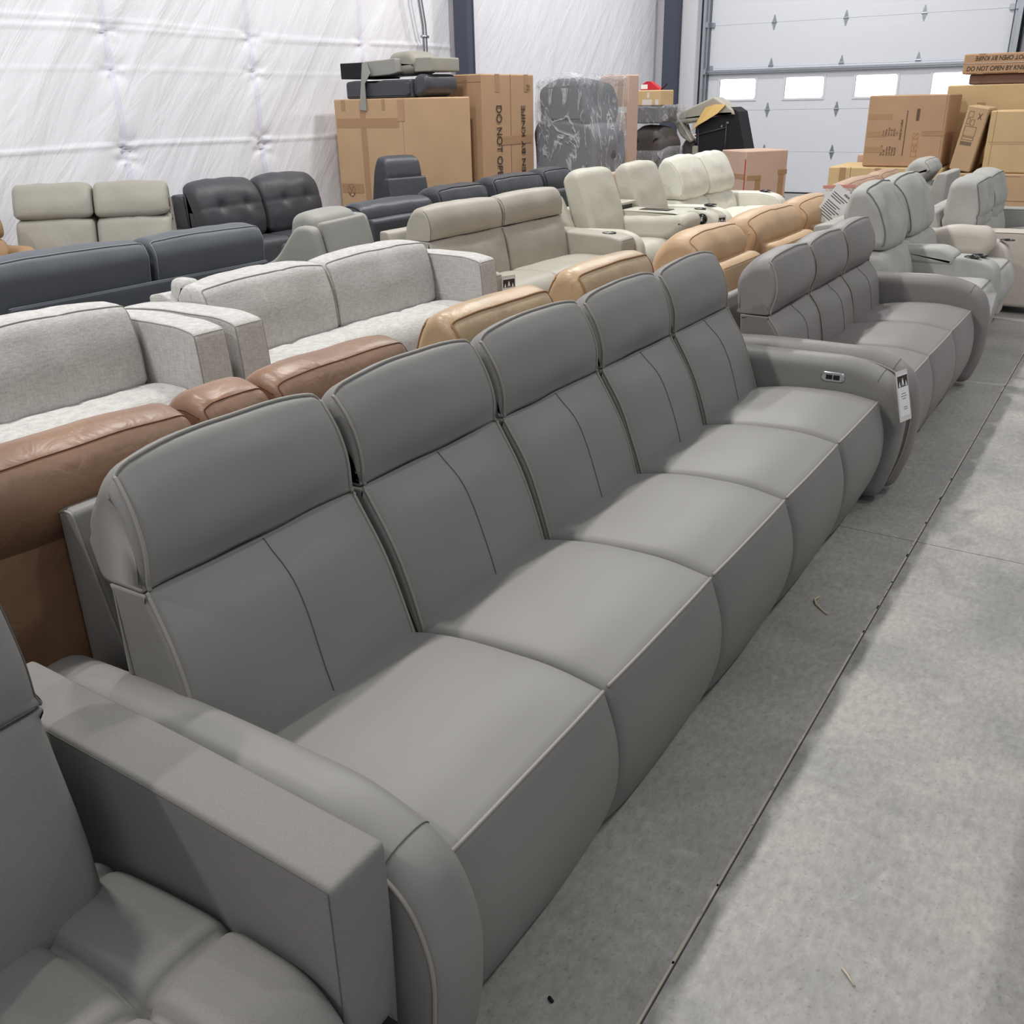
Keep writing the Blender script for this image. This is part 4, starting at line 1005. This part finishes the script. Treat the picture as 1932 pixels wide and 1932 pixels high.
def sage_sofa():
    X = -1.80; Yc = 7.1
    t = thing('reclining_sofa', 'sage grey suede recliner sofa with padded centre console, right of the warm grey sofa', 'sofa', (X, Yc, 0)); m = M['sage']; L = lambda y: y-Yc
    for k, (a, b) in enumerate(((6.27, 6.90), (7.02, 7.80))):
        sage_back(t, L(a), L(b), m, M['sagepipe'], k*3)
        s = Loft([(.36, .1, .02), (.36, .40, .04), (.7, .47, .2), (1.03, .48, .05), (1.1, .36, .08), (1.06, .24, .03), (.36, .2, .03)], L(a)-.02, L(b)+.02, .04, puff=.02, amp=.008, seed=k, seg=7); so = s.build('seat', m, t)
        piping(s.across(3, .001), M['sagepipe'], so, .004)
        f = Loft([(.8, .06, .03), (.8, .22, .03), (1.04, .235, .02), (1.0, .06, .03)], L(a), L(b), .04, puff=.01, amp=.008, seed=k+7); f.build('footrest', M['sageface'], t, 'pale leather footrest front')
    # console with lid and two cup holders
    c = Loft([(.5, .05, .02), (.5, .60, .03), (.9, .605, .05), (1.06, .56, .10), (1.1, .3, .12), (1.04, .05, .03)], L(6.86), L(7.08), .02, amp=.003, seg=8); co = c.build('console', m, t)
    ld = Loft([(.44, .56, .02), (.44, .645, .03), (.72, .655, .05), (.81, .61, .04), (.80, .55, .01)], L(6.85), L(7.09), .025, puff=.008, amp=.004); lo = ld.build('console_lid', m, t)
    piping(ld.across(3, .001), M['sagepipe'], lo, .002, 'seam')
    cupholder(.90, L(6.92), .602, t, .042); cupholder(.93, L(7.025), .600, t, .042)
    for (a, b) in ((6.08, 6.23), (7.86, 8.06)):
        ar = Loft([(.15, .05, .02), (.15, .57, .03), (.85, .60, .1), (1.0, .56, .12), (1.05, .38, .12), (1.02, .05, .03)], L(a), L(b), .03, amp=.003, seg=8); ar.build('arm', M['sageface'] if a > 7 else m, t)
    bl = Loft([(.45, .48, .04), (.43, .62, .06), (.6, .69, .1), (.88, .68, .06), (.92, .56, .08), (.86, .48, .04)], L(7.76), L(7.93), .06, puff=.012, amp=.006, freq=9, seg=7); bl.build('arm_pillow', M['sageface'], t, 'pale smooth leather arm pillow')
    cupholder(.98, L(7.97), .585, t, .045)
    r = Loft([(.0, .04, .01), (.05, .84, .02), (.18, .86, .03), (.34, .3, .02), (.32, .04, .02)], L(6.2), L(7.9), .012, amp=.002); r.build('rear_panel', m, t)
    MB().box((.2, L(6.12), .0), (.9, L(8.0), .2)).build('base', M['shadowcloth'], t)
sage_sofa()
price_tag(frame((-.68, 6.25, .50), (.75, .66, 0), (.1, -.1, 1)), 'white price tag hanging at the near arm of the sage suede sofa', .08, .17, None, False)
def sage_love():
    X = -1.62; Yc = 9.3
    t = thing('reclining_loveseat', 'sage grey suede loveseat with two joined backs at the right photo edge', 'sofa', (X, Yc, 0)); m = M['sage']; L = lambda y: y-Yc
    for k, (a, b) in enumerate(((8.50, 9.24), (9.26, 10.0))):
        a, b = L(a), L(b)
        l = Loft([(.56, .42, .04), (.54, .5, .1), (.50, .62, .05), (.28, .63, .03), (.32, .42, .02)], a, b, .045, puff=.02, amp=.008, seed=k, seg=7); l.build('backrest', m, t)
        h = Loft([(.50, .56, .06), (.52, .74, .14), (.46, .93, .03), (.36, .95, .04), (.27, .93, .05), (.24, .56, .05)], a, b, .05, puff=.03, ez=1, ex=.45, amp=.012, freq=7, seed=k+2, dents=[(None, (a+b)/2, .8, .08, .02), (None, None, .68, .02, .012)], seg=8); ho = h.build('headrest', m, t)
        piping(rim(h, 0, 2, .4, .002), M['sagepipe'], ho, .0045)
        s = Loft([(.36, .1, .02), (.36, .40, .04), (.7, .46, .2), (1.0, .47, .06), (1.04, .1, .03)], a, b, .04, puff=.02, amp=.008, seed=k, seg=7); s.build('seat', m, t)
    for (a, b) in ((8.26, 8.48), (10.02, 10.22)):
        ar = Loft([(.1, .05, .02), (.1, .60, .02), (.9, .615, .05), (1.1, .60, .06), (1.12, .3, .1), (1.1, .05, .03)], L(a), L(b), .02, amp=.002, seg=7); ao = ar.build('arm', m if a > 9 else M['sageface'], t)
        piping(ar.side(1, 4, 0, .6, .001), M['sagepipe'], ao, .0028, 'seam')
    r = Loft([(.0, .04, .01), (.05, .70, .02), (.2, .72, .03), (.34, .3, .02), (.32, .04, .02)], L(8.4), L(10.1), .012, amp=.002); r.build('rear_panel', m, t)
sage_love()
rear_sofa('sage grey recliner seen from behind beyond the sage suede sofa', -1.68, 10.28, 11.03, [(10.33, 10.98)], M['sage'], .99, .88, (.16, .40), None, 'round', seam='dark', cat='recliner', name='recliner')

# ================================================================== cartons and clutter
def carton(label, a, b, mat, rz=0, tilt=None, seams=(), tapes=(), group=None, r=.012, flap=False):
    """a..b corners in world when unrotated; the empty sits at the base centre"""
    a = Vector(a); b = Vector(b); c = Vector(((a.x+b.x)/2, (a.y+b.y)/2, a.z)); h = (b-a)/2
    t = thing('cardboard_box', label, 'box', c, rz, group)
    if tilt: t.rotation_euler = tilt
    mb = MB(); mb.rbox((-h.x, -h.y, 0), (h.x, h.y, 2*h.z), r); body = mb.build('box_body', mat, t)
    for ti, (face, u0, v0, u1, v1, *mm) in enumerate(tapes):     # u, v fractions on a face
        tm = M[mm[0]] if mm else M['tape']; e = .0012+.0007*ti
        if face == 'f': q = MB().box((-h.x+2*h.x*u0, -h.y-e, 2*h.z*v0), (-h.x+2*h.x*u1, -h.y+.0, 2*h.z*v1))
        if face == 'r': q = MB().box((h.x, -h.y+2*h.y*u0, 2*h.z*v0), (h.x+e, -h.y+2*h.y*u1, 2*h.z*v1))
        if face == 't': q = MB().box((-h.x+2*h.x*u0, -h.y+2*h.y*v0, 2*h.z), (-h.x+2*h.x*u1, -h.y+2*h.y*v1, 2*h.z+e))
        q.build('tape', tm, t)
    for (face, u0, v0, u1, v1) in seams:
        e = .001
        if face == 'f': q = MB().box((-h.x+2*h.x*u0, -h.y-e, 2*h.z*v0), (-h.x+2*h.x*u1, -h.y, 2*h.z*v1))
        if face == 'r': q = MB().box((h.x, -h.y+2*h.y*u0, 2*h.z*v0), (h.x+e, -h.y+2*h.y*u1, 2*h.z*v1))
        q.build('seam', M['card4'], t)
    return t, h
# left carton with recliner pieces on top
t, h = carton('brown cardboard box under the stacked recliner pieces, crossed with tape', (-7.97, 8.62, 0), (-6.56, 9.3, 1.655), M['card'],
   seams=[('f', .70, .02, .702, .98), ('f', .3, .30, .302, .86)],
   tapes=[('f', .27, .34, .33, .99), ('f', .02, .82, .66, .88), ('f', .08, .93, .12, .995), ('f', .50, .93, .53, .995), ('f', .02, .40, .25, .46), ('f', .655, .86, .72, .99, 'card2')])
mb = MB(); n = 24; cx, cz, rr = -h.x+.17, .69, .062
mb.tube([(cx+rr*.85*math.cos(2*PI*i/n), -h.y-.002, cz+rr*1.1*math.sin(2*PI*i/n)) for i in range(n)], .003, 6, True)
mb.tube([(cx-.04, -h.y-.002, cz+.045), (cx+.04, -h.y-.002, cz-.045)], .003, 6)
mb.tube([(cx+.04, -h.y-.002, cz+.045), (cx+.0, -h.y-.002, cz), (cx-.03, -h.y-.002, cz-.05)], .003, 6)
mb.tube([(cx-.02, -h.y-.002, cz-.0), (cx-.015, -h.y-.002, cz+.03), (cx+.02, -h.y-.002, cz+.03), (cx+.02, -h.y-.002, cz-.01)], .003, 6)
mb.build('printed_symbol', M['ink'], t)
mb = MB(); mb.add([(-.5*h.x*1.68, -h.y-.004, 1.30), (-.82*h.x, -h.y-.02, 1.46), (-.78*h.x, -h.y-.004, 1.56), (-.76*h.x, -h.y-.01, 1.36)], [[0, 1, 2, 3]])
# tall carton
t, h = carton('tall brown cardboard box with large vertical lettering, second from the left', (-7.28, 9.45, 0), (-6.5, 10.55, 1.885), M['card2'],
   seams=[('r', .525, 0, .535, 1), ('f', .02, .955, .98, .958), ('f', .05, .18, .97, .182)],
   tapes=[('f', .28, .90, .35, .97), ('f', .66, .89, .74, .97), ('r', .24, .90, .32, 1), ('r', .80, .90, .88, 1), ('r', .3, .60, .95, .65), ('r', .3, .34, .95, .385)])
text('DO NOT OPEN', .158, frame((h.x+.0065, -h.y+.275, 1.565), (0, 0, -1), (0, 1, 0)), M['ink'], t, xs=.80, bold=.001)
text('OPEN BY KNIFE', .118, frame((h.x+.0065, h.y-.21, .62), (0, 0, 1), (0, -1, 0)), M['ink'], t, xs=1.13, bold=.001)
text('22', .08, frame((h.x+.0065, h.y-.17, 1.72), (0, 1, 0), (0, 0, 1)), M['inklt'], t)
# wrapped grey upholstery
def wrapped():
    t = thing('wrapped_sofa', 'grey upholstered furniture wrapped in clear plastic film, right of the lettered box', 'wrapped furniture', (-6.16, 11.17, 0), group=None)
    m = M['black']
    a = Loft([(-.43, .02, .03), (-.44, 1.24, .06), (-.38, 1.36, .06), (.30, 1.34, .08), (.40, 1.2, .1), (.42, .02, .04)], -.44, .40, .04, puff=.02, amp=.03, freq=4, res=.06, yres=.06); a.build('body', M['slate'], t)
    b = Loft([(-.38, 1.3, .05), (-.42, 1.70, .07), (-.2, 1.83, .1), (.22, 1.80, .1), (.32, 1.5, .1), (.28, 1.28, .08)], -.42, .40, .09, puff=.02, amp=.03, freq=4, res=.06, yres=.06); b.build('arm_roll', M['slate'], t)
    f = Loft([(-.42, .01, .03), (-.44, 1.3, .08), (-.44, 1.82, .05), (.0, 1.90, .1), (.43, 1.85, .05), (.36, 1.55, .1), (.43, 1.2, .1), (.43, .01, .04)], -.46, .44, .08, puff=.01, amp=.03, freq=3.5, res=.05, yres=.05)
    f.build('plastic_film', M['film'], t)
wrapped()
t, h = carton('narrow upright reddish cardboard box with glossy tape, right of the wrapped furniture', (-6.32, 11.9, 0), (-5.9, 12.2, 1.88), M['pinkcard'],
   tapes=[('f', .44, .60, .56, .90, 'tapeshine'), ('f', .05, .76, .95, .80, 'tapeshine'), ('f', .62, .8, .8, .96, 'tape')])
text('OPEN BY KNIFE', .075, frame((h.x-.06, -h.y-.0015, .62), (0, 0, 1), (-1, 0, 0)), M['ink'], t, bold=.0006)
carton('low opened cardboard box lying behind the bone leather seats', (-5.62, 10.7, 0), (-5.1, 11.25, .78), M['pinkcard'])
# wrapped bundles
def bundle():
    t = thing('wrapped_cushion_bundle', 'round dark cushion bundle in shiny stretch film, left of the near dark rolled pile', 'wrapped bundle', (-6.16, 13.3, 0))
    Loft([(-.30, .02, .08), (-.34, .5, .15), (-.31, 1.08, .15), (-.1, 1.23, .15), (.18, 1.22, .15), (.31, 1.05, .12), (.33, .5, .15), (.30, .02, .08)], -.3, .3, .14, puff=.02, amp=.02, freq=5, res=.06, yres=.06).build('cushion', M['brownblack'], t)
    Loft([(-.32, .02, .08), (-.36, .5, .15), (-.34, .98, .05), (.34, .96, .05), (.36, .5, .15), (.32, .02, .08)], -.33, .33, .14, puff=.02, amp=.012, freq=9, res=.05, yres=.05).build('stretch_film', M['film2'], t)
M['brownblack'] = soft('brown_black_leather', (74, 68, 66), .5, 'leather', .1, .1, .3)
M['film2'] = film_mat('glossy_stretch_film', .22, (230, 230, 236), 7)
bundle()
def flatpack():
    t = thing('wrapped_flat_pack', 'flat black pack in clear film lying on the round bundle', 'wrapped package', (-6.16, 13.3, 1.275))
    MB().rbox((-.34, -.3, 0), (.2, .3, .205), .012).build('package', M['blacksteel'], t)
    Loft([(-.36, -.0, .02), (-.36, .215, .02), (.22, .215, .03), (.34, .25, .08), (.33, .02, .05), (.2, -.0, .02)], -.32, .32, .02, amp=.015, freq=9).build('film', M['film2'], t)
flatpack()
carton('small open tray box with tape on top of the film wrapped pack', (-6.48, 13.05, 1.50), (-5.98, 13.5, 1.70), M['card3'],
    tapes=[('f', .45, .05, .75, .4, 'tapeshine'), ('f', .6, .5, .66, .85, 'tapeshine'), ('f', .85, .05, .95, .4, 'tapeshine')])
rb = MB(); rb.add([(-.14, 0, 0), (-.12, 0, .07), (-.05, 0, .11), (0, 0, .11), (.12, 0, .03), (.16, 0, 0), (-.14, .12, 0), (-.12, .12, .07), (-.05, .12, .11), (0, .12, .11), (.12, .12, .03), (.16, .12, 0)],
     [[0, 1, 2, 3, 4, 5][::-1], [6, 7, 8, 9, 10, 11], [0, 6, 7, 1][::-1], [1, 7, 8, 2][::-1], [2, 8, 9, 3][::-1], [3, 9, 10, 4][::-1], [4, 10, 11, 5][::-1], [5, 11, 6, 0][::-1]])
t = thing('tool_case', 'red wedge shaped case lying on the small tray box', 'case', (-6.22, 13.2, 1.705)); rb.build('case_body', M['red'], t)
MB().rbox((-.13, -.004, .012), (-.03, -.0005, .07), .001).build('label_panel', M['paper'], t); MB().tube([(.16, .05, .0), (.22, .05, .05), (.25, .05, .09)], .012, 8).build('handle', M['plastic'], t, True)
# pile of dismantled furniture
def pile():
    t = thing('dismantled_sofa_back', 'upturned black underside of a dismantled sofa with taupe cover and yellow lining', 'sofa', (-5.56, 13.9, .0), 0)
    R = Matrix.Rotation(math.radians(-12), 4, 'Y')
    mb = MB(); pr_ = [(-.15, .6), (.66, .6), (.43, 1.40), (.33, 1.46), (-.18, 1.25)]; n = 5
    mb.add([(x, -.1, z) for x, z in pr_]+[(x, .3, z) for x, z in pr_], [[0, 1, 2, 3, 4], [9, 8, 7, 6, 5]]+[[i, i+5, (i+1) % 5+5, (i+1) % 5] for i in range(5)])
    mb.build('underside_panel', M['blacksteel2'], t)
    R = Matrix.Translation((.10, 0, .0)) @ Matrix.Rotation(math.radians(-4), 4, 'Y')
    mb = MB()
    for k in range(2): mb.tube([R @ Vector((-.18, -.115, .75+.36*k)), R @ Vector((.26, -.115, .78+.40*k))], .008, 6)
    mb.tube([R @ Vector((-.16, -.115, .7)), R @ Vector((-.16, -.115, 1.2))], .008, 6); mb.tube([R @ Vector((.24, -.115, .7)), R @ Vector((.27, -.115, 1.26))], .008, 6)
    mb.build('frame_rail', M['dark'], t, True)
    mb = MB(); mb.cyl(tuple(R @ Vector((.2, -.11, 1.2))), .015, -.01, 12, 'y'); mb.cyl(tuple(R @ Vector((.29, -.11, 1.24))), .015, -.01, 12, 'y'); mb.cyl(tuple(R @ Vector((-.2, -.11, 1.1))), .015, -.01, 12, 'y'); mb.build('bolt', M['chrome'], t)
    s = Loft([(-.52, 1.30, .04), (-.40, 1.42, .03), (.08, 1.60, .02), (.22, 1.52, .03), (.36, 1.44, .03), (.40, 1.36, .02), (.2, 1.36, .03), (-.14, 1.28, .03), (-.42, 1.24, .03)], -.14, .2, .03, amp=.006); s.build('taupe_cover', M['taupe'], t)
    Loft([(-.56, 1.36, .04), (-.48, 1.40, .03), (-.28, 1.12, .03), (-.2, 1.02, .03), (-.24, .98, .03), (-.40, 1.08, .05)], -.16, .0, .03, amp=.004).build('cover_edge', M['taupe'], t)
    l = MB(); l.add([(x, y-.05, z) for x, y, z in [(-.22, -.14, 1.15), (-.02, -.14, 1.46), (.10, -.12, 1.50), (.28, -.12, 1.50), (.16, -.13, 1.38), (0, -.13, 1.29), (-.12, -.13, 1.23), (-.22, -.12, 1.15), (-.02, -.12, 1.46), (.10, -.1, 1.50), (.28, -.1, 1.50), (.16, -.11, 1.38), (0, -.11, 1.29), (-.12, -.11, 1.23)]],
        [[0, 1, 2, 3, 4, 5, 6][::-1], [7, 8, 9, 10, 11, 12, 13]]+[[i, (i+1) % 7, 7+(i+1) % 7, 7+i] for i in range(7)])
    l.build('yellow_lining', M['yellowfoam'], t)
    Loft([(-.42, .02, .04), (-.42, .9, .05), (-.34, 1.05, .06), (-.2, 1.0, .04), (-.16, .02, .03)], -.1, .3, .05, amp=.012, freq=8).build('cushion', M['brownblack'], t)
    Loft([(-.19, .02, .02), (-.2, .95, .03), (-.12, .95, .03), (-.1, .02, .02)], -.16, -.1, .01, amp=.002).build('side_strip', M['taupe'], t)
    MB().box((-.1, -.05, 0), (.5, .3, .66)).build('frame_box', M['blacksteel2'], t)
M['blacksteel2'] = plain('black_underlining', (26, 27, 32), .8, var=.1)
pile()
t = thing('torn_carton', 'crumpled open cardboard carton beside the dismantled sofa', 'box', (-6.02, 14.5, 0), math.radians(20))
mb = MB(); mb.rbox((-.16, -.2, 0), (.16, .2, .92), .01); mb.build('box_body', M['card2'], t)
MB().add([(-.16, -.2, .9), (.16, -.2, .98), (.2, .15, 1.1), (-.14, .2, 1.05), (-.16, -.2, .91), (.16, -.2, .99), (.2, .15, 1.11), (-.14, .2, 1.06)], [[0, 3, 2, 1], [4, 5, 6, 7], [0, 1, 5, 4], [1, 2, 6, 5], [2, 3, 7, 6], [3, 0, 4, 7]]).build('flap', M['pinkcard'], t)
mb = MB(); mb.tube([(-.14, -.28, 1.28), (-.06, -.28, 1.05), (.02, -.28, .85)], .014, 8); mb.tube([(-.16, -.28, .9), (.02, -.28, .7)], .018, 8); mb.build('black_strap', M['plastic'], t, True)
mb = MB(); n = 16
V = []; F = []
for k in range(6):
    a = PI/2*k/5
    for i in range(n): g = 2*PI*i/n; V.append((.12*math.cos(a)*math.cos(g), .12*math.cos(a)*math.sin(g), .1*math.sin(a)))
for k in range(5):
    for i in range(n): F.append([k*n+i, k*n+(i+1) % n, (k+1)*n+(i+1) % n, (k+1)*n+i])
F.append(list(range(n))[::-1])
t = thing('water_jug', 'blue plastic jug showing only its top behind the dismantled sofa', 'jug', (-6.0, 14.9, 0))
o = mb.add(V, F).build('cap_dome', M['blue'], t, True); o.location = (0, 0, 1.42)
MB().cyl((0, 0, 0), .12, 1.42, 18).build('jug_body', M['blue'], t, True)
# taped box before the door
t, h = carton('square cardboard box with brown tape in front of the roller door, beside the ivory loveseat', (-4.82, 12.63, 0), (-4.26, 13.29, .945), M['pinkcard'], rz=math.radians(-35),
   tapes=[('r', .25, .0, .38, .68), ('r', .80, .0, .93, .74), ('r', .0, .32, 1, .38), ('r', .06, .62, .38, .68), ('r', .78, .68, 1, .74), ('f', .35, .64, 1, .70), ('f', .55, .34, 1, .40), ('f', .985, .3, 1.003, .9, 'red'), ('r', .0, .37, .9, .388, 'tapeshine')])
# the recliner pieces on the left carton
t = thing('folded_recliner', 'dark grey folded recliner lying flat on the left cardboard box', 'recliner part', (-7.27, 8.95, 1.657))
Loft([(-.52, .0, .02), (-.52, .17, .03), (-.36, .185, .04), (-.12, .15, .05), (.0, .18, .03), (.40, .18, .03), (.42, .0, .02)], -.3, .3, .02, amp=.003).build('shell', M['dark'], t)
Loft([(.40, .01, .05), (.40, .16, .05), (.47, .23, .06), (.60, .22, .08), (.62, .08, .08), (.52, .0, .06)], -.28, .28, .05, amp=.004).build('headrest', M['dark'], t)
Loft([(.34, .03, .02), (.34, .15, .02), (.40, .15, .02), (.40, .03, .02)], -.33, -.29, .012, amp=0).build('latch_pad', M['dark'], t)
t = thing('stacked_recliner', 'pale grey recliner piece with black end and hanging strap, topmost on the left cardboard box', 'recliner part', (-7.27, 8.95, 1.905))
MB().rbox((-.60, -.28, -.045), (-.22, .3, .115), .006).build('frame_end', M['blacksteel2'], t)
Loft([(-.24, -.03, .01), (-.24, .12, .02), (.20, .14, .02), (.22, .0, .02), (.1, -.02, .01)], -.29, .3, .012, amp=.003).build('panel', M['ltgrey'], t)
Loft([(-.02, .05, .04), (.05, .19, .06), (.30, .21, .06), (.41, .12, .08), (.38, .0, .06), (.22, -.02, .04)], -.2, .25, .06, puff=.01, amp=.006).build('cushion', M['love'], t)
Loft([(.38, .0, .02), (.40, .14, .02), (.62, .14, .02), (.62, .0, .02)], -.2, .3, .012, amp=.002).build('side_panel', M['love'], t)
mb = MB(); mb.add([(-.30, -.34, -.36), (-.20, -.34, -.37), (-.2, -.34, -.1), (-.12, -.33, .0), (-.2, -.29, .115), (-.26, -.29, .1),
                  (-.30, -.35, -.36), (-.20, -.35, -.37), (-.2, -.35, -.1), (-.12, -.34, .0), (-.2, -.30, .12), (-.26, -.30, .105)],
   [[0, 1, 2, 5], [2, 3, 4, 5], [6, 11, 8, 7], [8, 11, 10, 9]]+[[i, (i+1) % 6, 6+(i+1) % 6, 6+i] for i in range(6)])
mb.build('strap', M['ltgrey'], t)
# right hand stack of cartons
t, h = carton('low yellow cardboard box at the bottom left of the right stack', (-3.28, 12.0, 0), (-2.02, 12.9, .81), M['card3'],
   tapes=[('f', .10, .5, .16, .99), ('f', .42, .9, .47, .99)], seams=[('f', .2, .0, .204, 1)])
t, h = carton('large brown cardboard box with rotated shipping print, on the low yellow box', (-2.93, 12.1, .815), (-2.07, 12.85, 1.575), M['card2'],
   tapes=[('f', .02, .66, .32, .74), ('f', .02, .42, .26, .50), ('f', .02, .20, .24, .28), ('f', .72, .44, .99, .49)], seams=[('f', .72, .495, .99, .498), ('f', .965, 0, .968, 1)])
f0 = -h.y-.0015
ml = [('Model Number', .17, .20), ('PK-1300', .17, .235), ('Cargo Name', .17, .27), ('Gross Weight', .17, .305), ('PO Number', .17, .34), ('PACKAGES', .17, .375)]
for (s_, z_, u_) in ml: text(s_, .029, frame((-h.x+2*h.x*(u_+.04), f0, .12), (0, 0, 1), (-1, 0, 0)), M['inklt2'], t, xs=.62)
for k, s_ in enumerate(('Power', 'Recliner', 'Sofa Grey', '36 x 38', '86.5 KG', '1 of 1')): text(s_, .029, frame((-h.x+2*h.x*(.24+.035*k), f0, .33), (0, 0, 1), (-1, 0, 0)), M['inklt2'], t, xs=.8)
text('MADE IN CHINA', .034, frame((-h.x+2*h.x*.465, f0, .29), (0, 0, 1), (-1, 0, 0)), M['ink'], t, xs=.85)
mb = MB()
for k in range(26): mb.box((-h.x+2*h.x*.50, f0-.0005, .12+.0185*k), (-h.x+2*h.x*.512, f0, .132+.0185*k))
mb.build('printed_lines', M['ink'], t)
mb = MB()
for k in range(14): mb.box((-h.x+2*h.x*.62, f0-.0005, .49+.009*k), (-h.x+2*h.x*.66, f0, .494+.009*k+.002*(k % 2)))
mb.build('barcode', M['ink'], t)
mb = MB()
def ring(u0, u1, z0, z1):
    mb.box((-h.x+2*h.x*u0, f0-.0005, z0), (-h.x+2*h.x*u1, f0, z0+.003)); mb.box((-h.x+2*h.x*u0, f0-.0005, z1-.003), (-h.x+2*h.x*u1, f0, z1))
    mb.box((-h.x+2*h.x*u0, f0-.0005, z0), (-h.x+2*h.x*u0+.003, f0, z1)); mb.box((-h.x+2*h.x*u1-.003, f0-.0005, z0), (-h.x+2*h.x*u1, f0, z1))
for k in range(4): ring(.61, .68, .11+.065*k, .165+.065*k)
mb.tube([(-h.x+2*h.x*.625, f0, .32), (-h.x+2*h.x*.665, f0, .355)], .002, 4); mb.tube([(-h.x+2*h.x*.645, f0, .19), (-h.x+2*h.x*.645, f0, .22)], .004, 4)
mb.build('printed_symbols', M['redink'], t)
carton('reddish cardboard box just showing left of the large printed box', (-3.2, 12.95, 0), (-2.6, 13.6, .90), M['pinkcard'])
t, h = carton('wide cardboard box lying under the leaning narrow box', (-1.98, 12.02, 0), (-.9, 12.75, .765), M['card'],
   tapes=[('t', .0, .3, .6, .34, 'tapeshine'), ('f', .05, .93, .5, .96, 'card3')], seams=[('f', .02, .96, .7, .965)])
mb = MB(); f0 = -h.y-.0015
for (x0, z0, x1, z1) in ((.46, .40, .99, .405), (.46, .70, .99, .705), (.46, .40, .465, .705), (.46, .36, .99, .364)):
    mb.box((-h.x+2*h.x*x0, f0, 2*h.z*z0*.9), (-h.x+2*h.x*x1, -h.y, 2*h.z*z1*.9))
mb.add([(-h.x+2*h.x*.52, f0, 2*h.z*.56), (-h.x+2*h.x*.60, f0, 2*h.z*.61), (-h.x+2*h.x*.60, f0, 2*h.z*.56)], [[0, 2, 1]])
mb.build('printed_panel', M['ink'], t)
t, h = carton('narrow upright cardboard box leaning to the left with printed icons and barcode', (-1.965, 12.04, .786), (-1.745, 12.62, 1.45), M['card'], tilt=(0, math.radians(9), 0))
mb = MB(); f0 = -h.y-.0015
def rg(x0, z0, x1, z1, w=.003):
    mb.box((x0, f0, z0), (x1, f0+.001, z0+w)); mb.box((x0, f0, z1-w), (x1, f0+.001, z1)); mb.box((x0, f0, z0), (x0+w, f0+.001, z1)); mb.box((x1-w, f0, z0), (x1, f0+.001, z1))
rg(-.08, .55, -.03, .61); rg(-.08, .48, -.05, .54); rg(-.04, .47, .0, .53); rg(-.08, .36, .04, .46); rg(-.08, .32, .04, .35)
for k in range(12): mb.box((-.08+.010*k, f0, .265), (-.075+.010*k, f0+.001, .305))
mb.tube([(.02, f0, .54), (.055, f0, .60)], .003, 4); mb.tube([(.055, f0, .54), (.02, f0, .60)], .003, 4)
mb.build('printed_icons', M['ink'], t)
t, h = carton('plain yellowish cardboard box at the right photo edge, right of the leaning narrow box', (-1.63, 12.06, .768), (-.85, 12.7, 1.40), M['card3'],
   tapes=[('f', .62, .0, .74, .52), ('f', .56, .86, .8, 1.0), ('f', .05, .47, 1, .49, 'card')], seams=[('f', .02, .50, 1, .504), ('f', .075, .02, .079, 1)])
carton('wide yellow cardboard box behind the leaning narrow box', (-2.26, 12.95, .80), (-.7, 13.8, 1.665), M['card3'],
   tapes=[('f', .22, .65, .28, .78), ('f', .42, .55, .7, .68)])
carton('brown cardboard box directly beneath the wide yellow box', (-2.2, 12.98, 0), (-.7, 13.8, .796), M['card2'])
carton('dark brown flat cardboard box, second from the top of the right stack', (-2.05, 13.0, 1.667), (-.9, 13.7, 1.775), M['card4'])
t, h = carton('flat cardboard box with two rows of lettering, topmost of the right stack', (-2.13, 12.95, 1.777), (-.95, 13.7, 1.99), M['card2'],
   seams=[('f', .0, .5, 1, .515)], tapes=[('f', .13, .85, .19, 1.0), ('f', .13, .0, .19, .1), ('f', .5, 0, .55, .1), ('f', .02, .52, 1, .54, 'tapeshine')])
text('DO NOT OPEN BY KNIFE', .066, frame((-h.x+.04, -h.y-.0015, .035), (1, 0, 0), (0, 0, 1)), M['ink'], t, xs=.86, shear=.15, bold=.0008)
text('DO NOT OPEN BY KNIFE', .066, frame((-h.x+.03+.735, -h.y-.0015, .185), (-1, 0, 0), (0, 0, -1)), M['ink'], t, xs=.86, shear=.15, bold=.0008)

# litter on the floor
def floor_bit(label, pts, r, mat):
    t = MB(); t.tube(pts, r, 6); tag(t.build('dry_leaf_stem', mat, None, True), label, 'debris')
floor_bit('curled dry leaf stem on the dark floor strip beside the long sofa', [(-.685, 2.964, .004), (-.69, 2.93, .008), (-.677, 2.905, .004), (-.65, 2.88, .003), (-.628, 2.861, .003)], .0035, M['straw'])
floor_bit('thin pale straw on the bright floor near the bottom right', [(-.206, 1.473, .003), (-.192, 1.461, .005), (-.174, 1.444, .003)], .0022, M['straw'])
floor_bit('tiny black chip on the floor near the bottom edge', [(-.667, 1.106, .004), (-.656, 1.101, .004)], .004, M['rubber'])
# unseen stand-in sofa across the aisle, added to shade the floor beside it
def aisle_shade_sofa():
    t = thing('sofa', 'unseen charcoal stand-in sofa across the aisle, added for its shadow', 'sofa', (.36, 2.2, 0), 0); m = M['black']
    Loft([(.2, .05, .02), (.2, .45, .05), (.7, .45, .05), (.7, .05, .03)], -1.4, 1.4, .04).build('seat', m, t)
    Loft([(.0, .05, .02), (-.02, .92, .05), (.14, .92, .05), (.25, .05, .03)], -1.4, 1.4, .04).build('backrest', m, t)
aisle_shade_sofa()
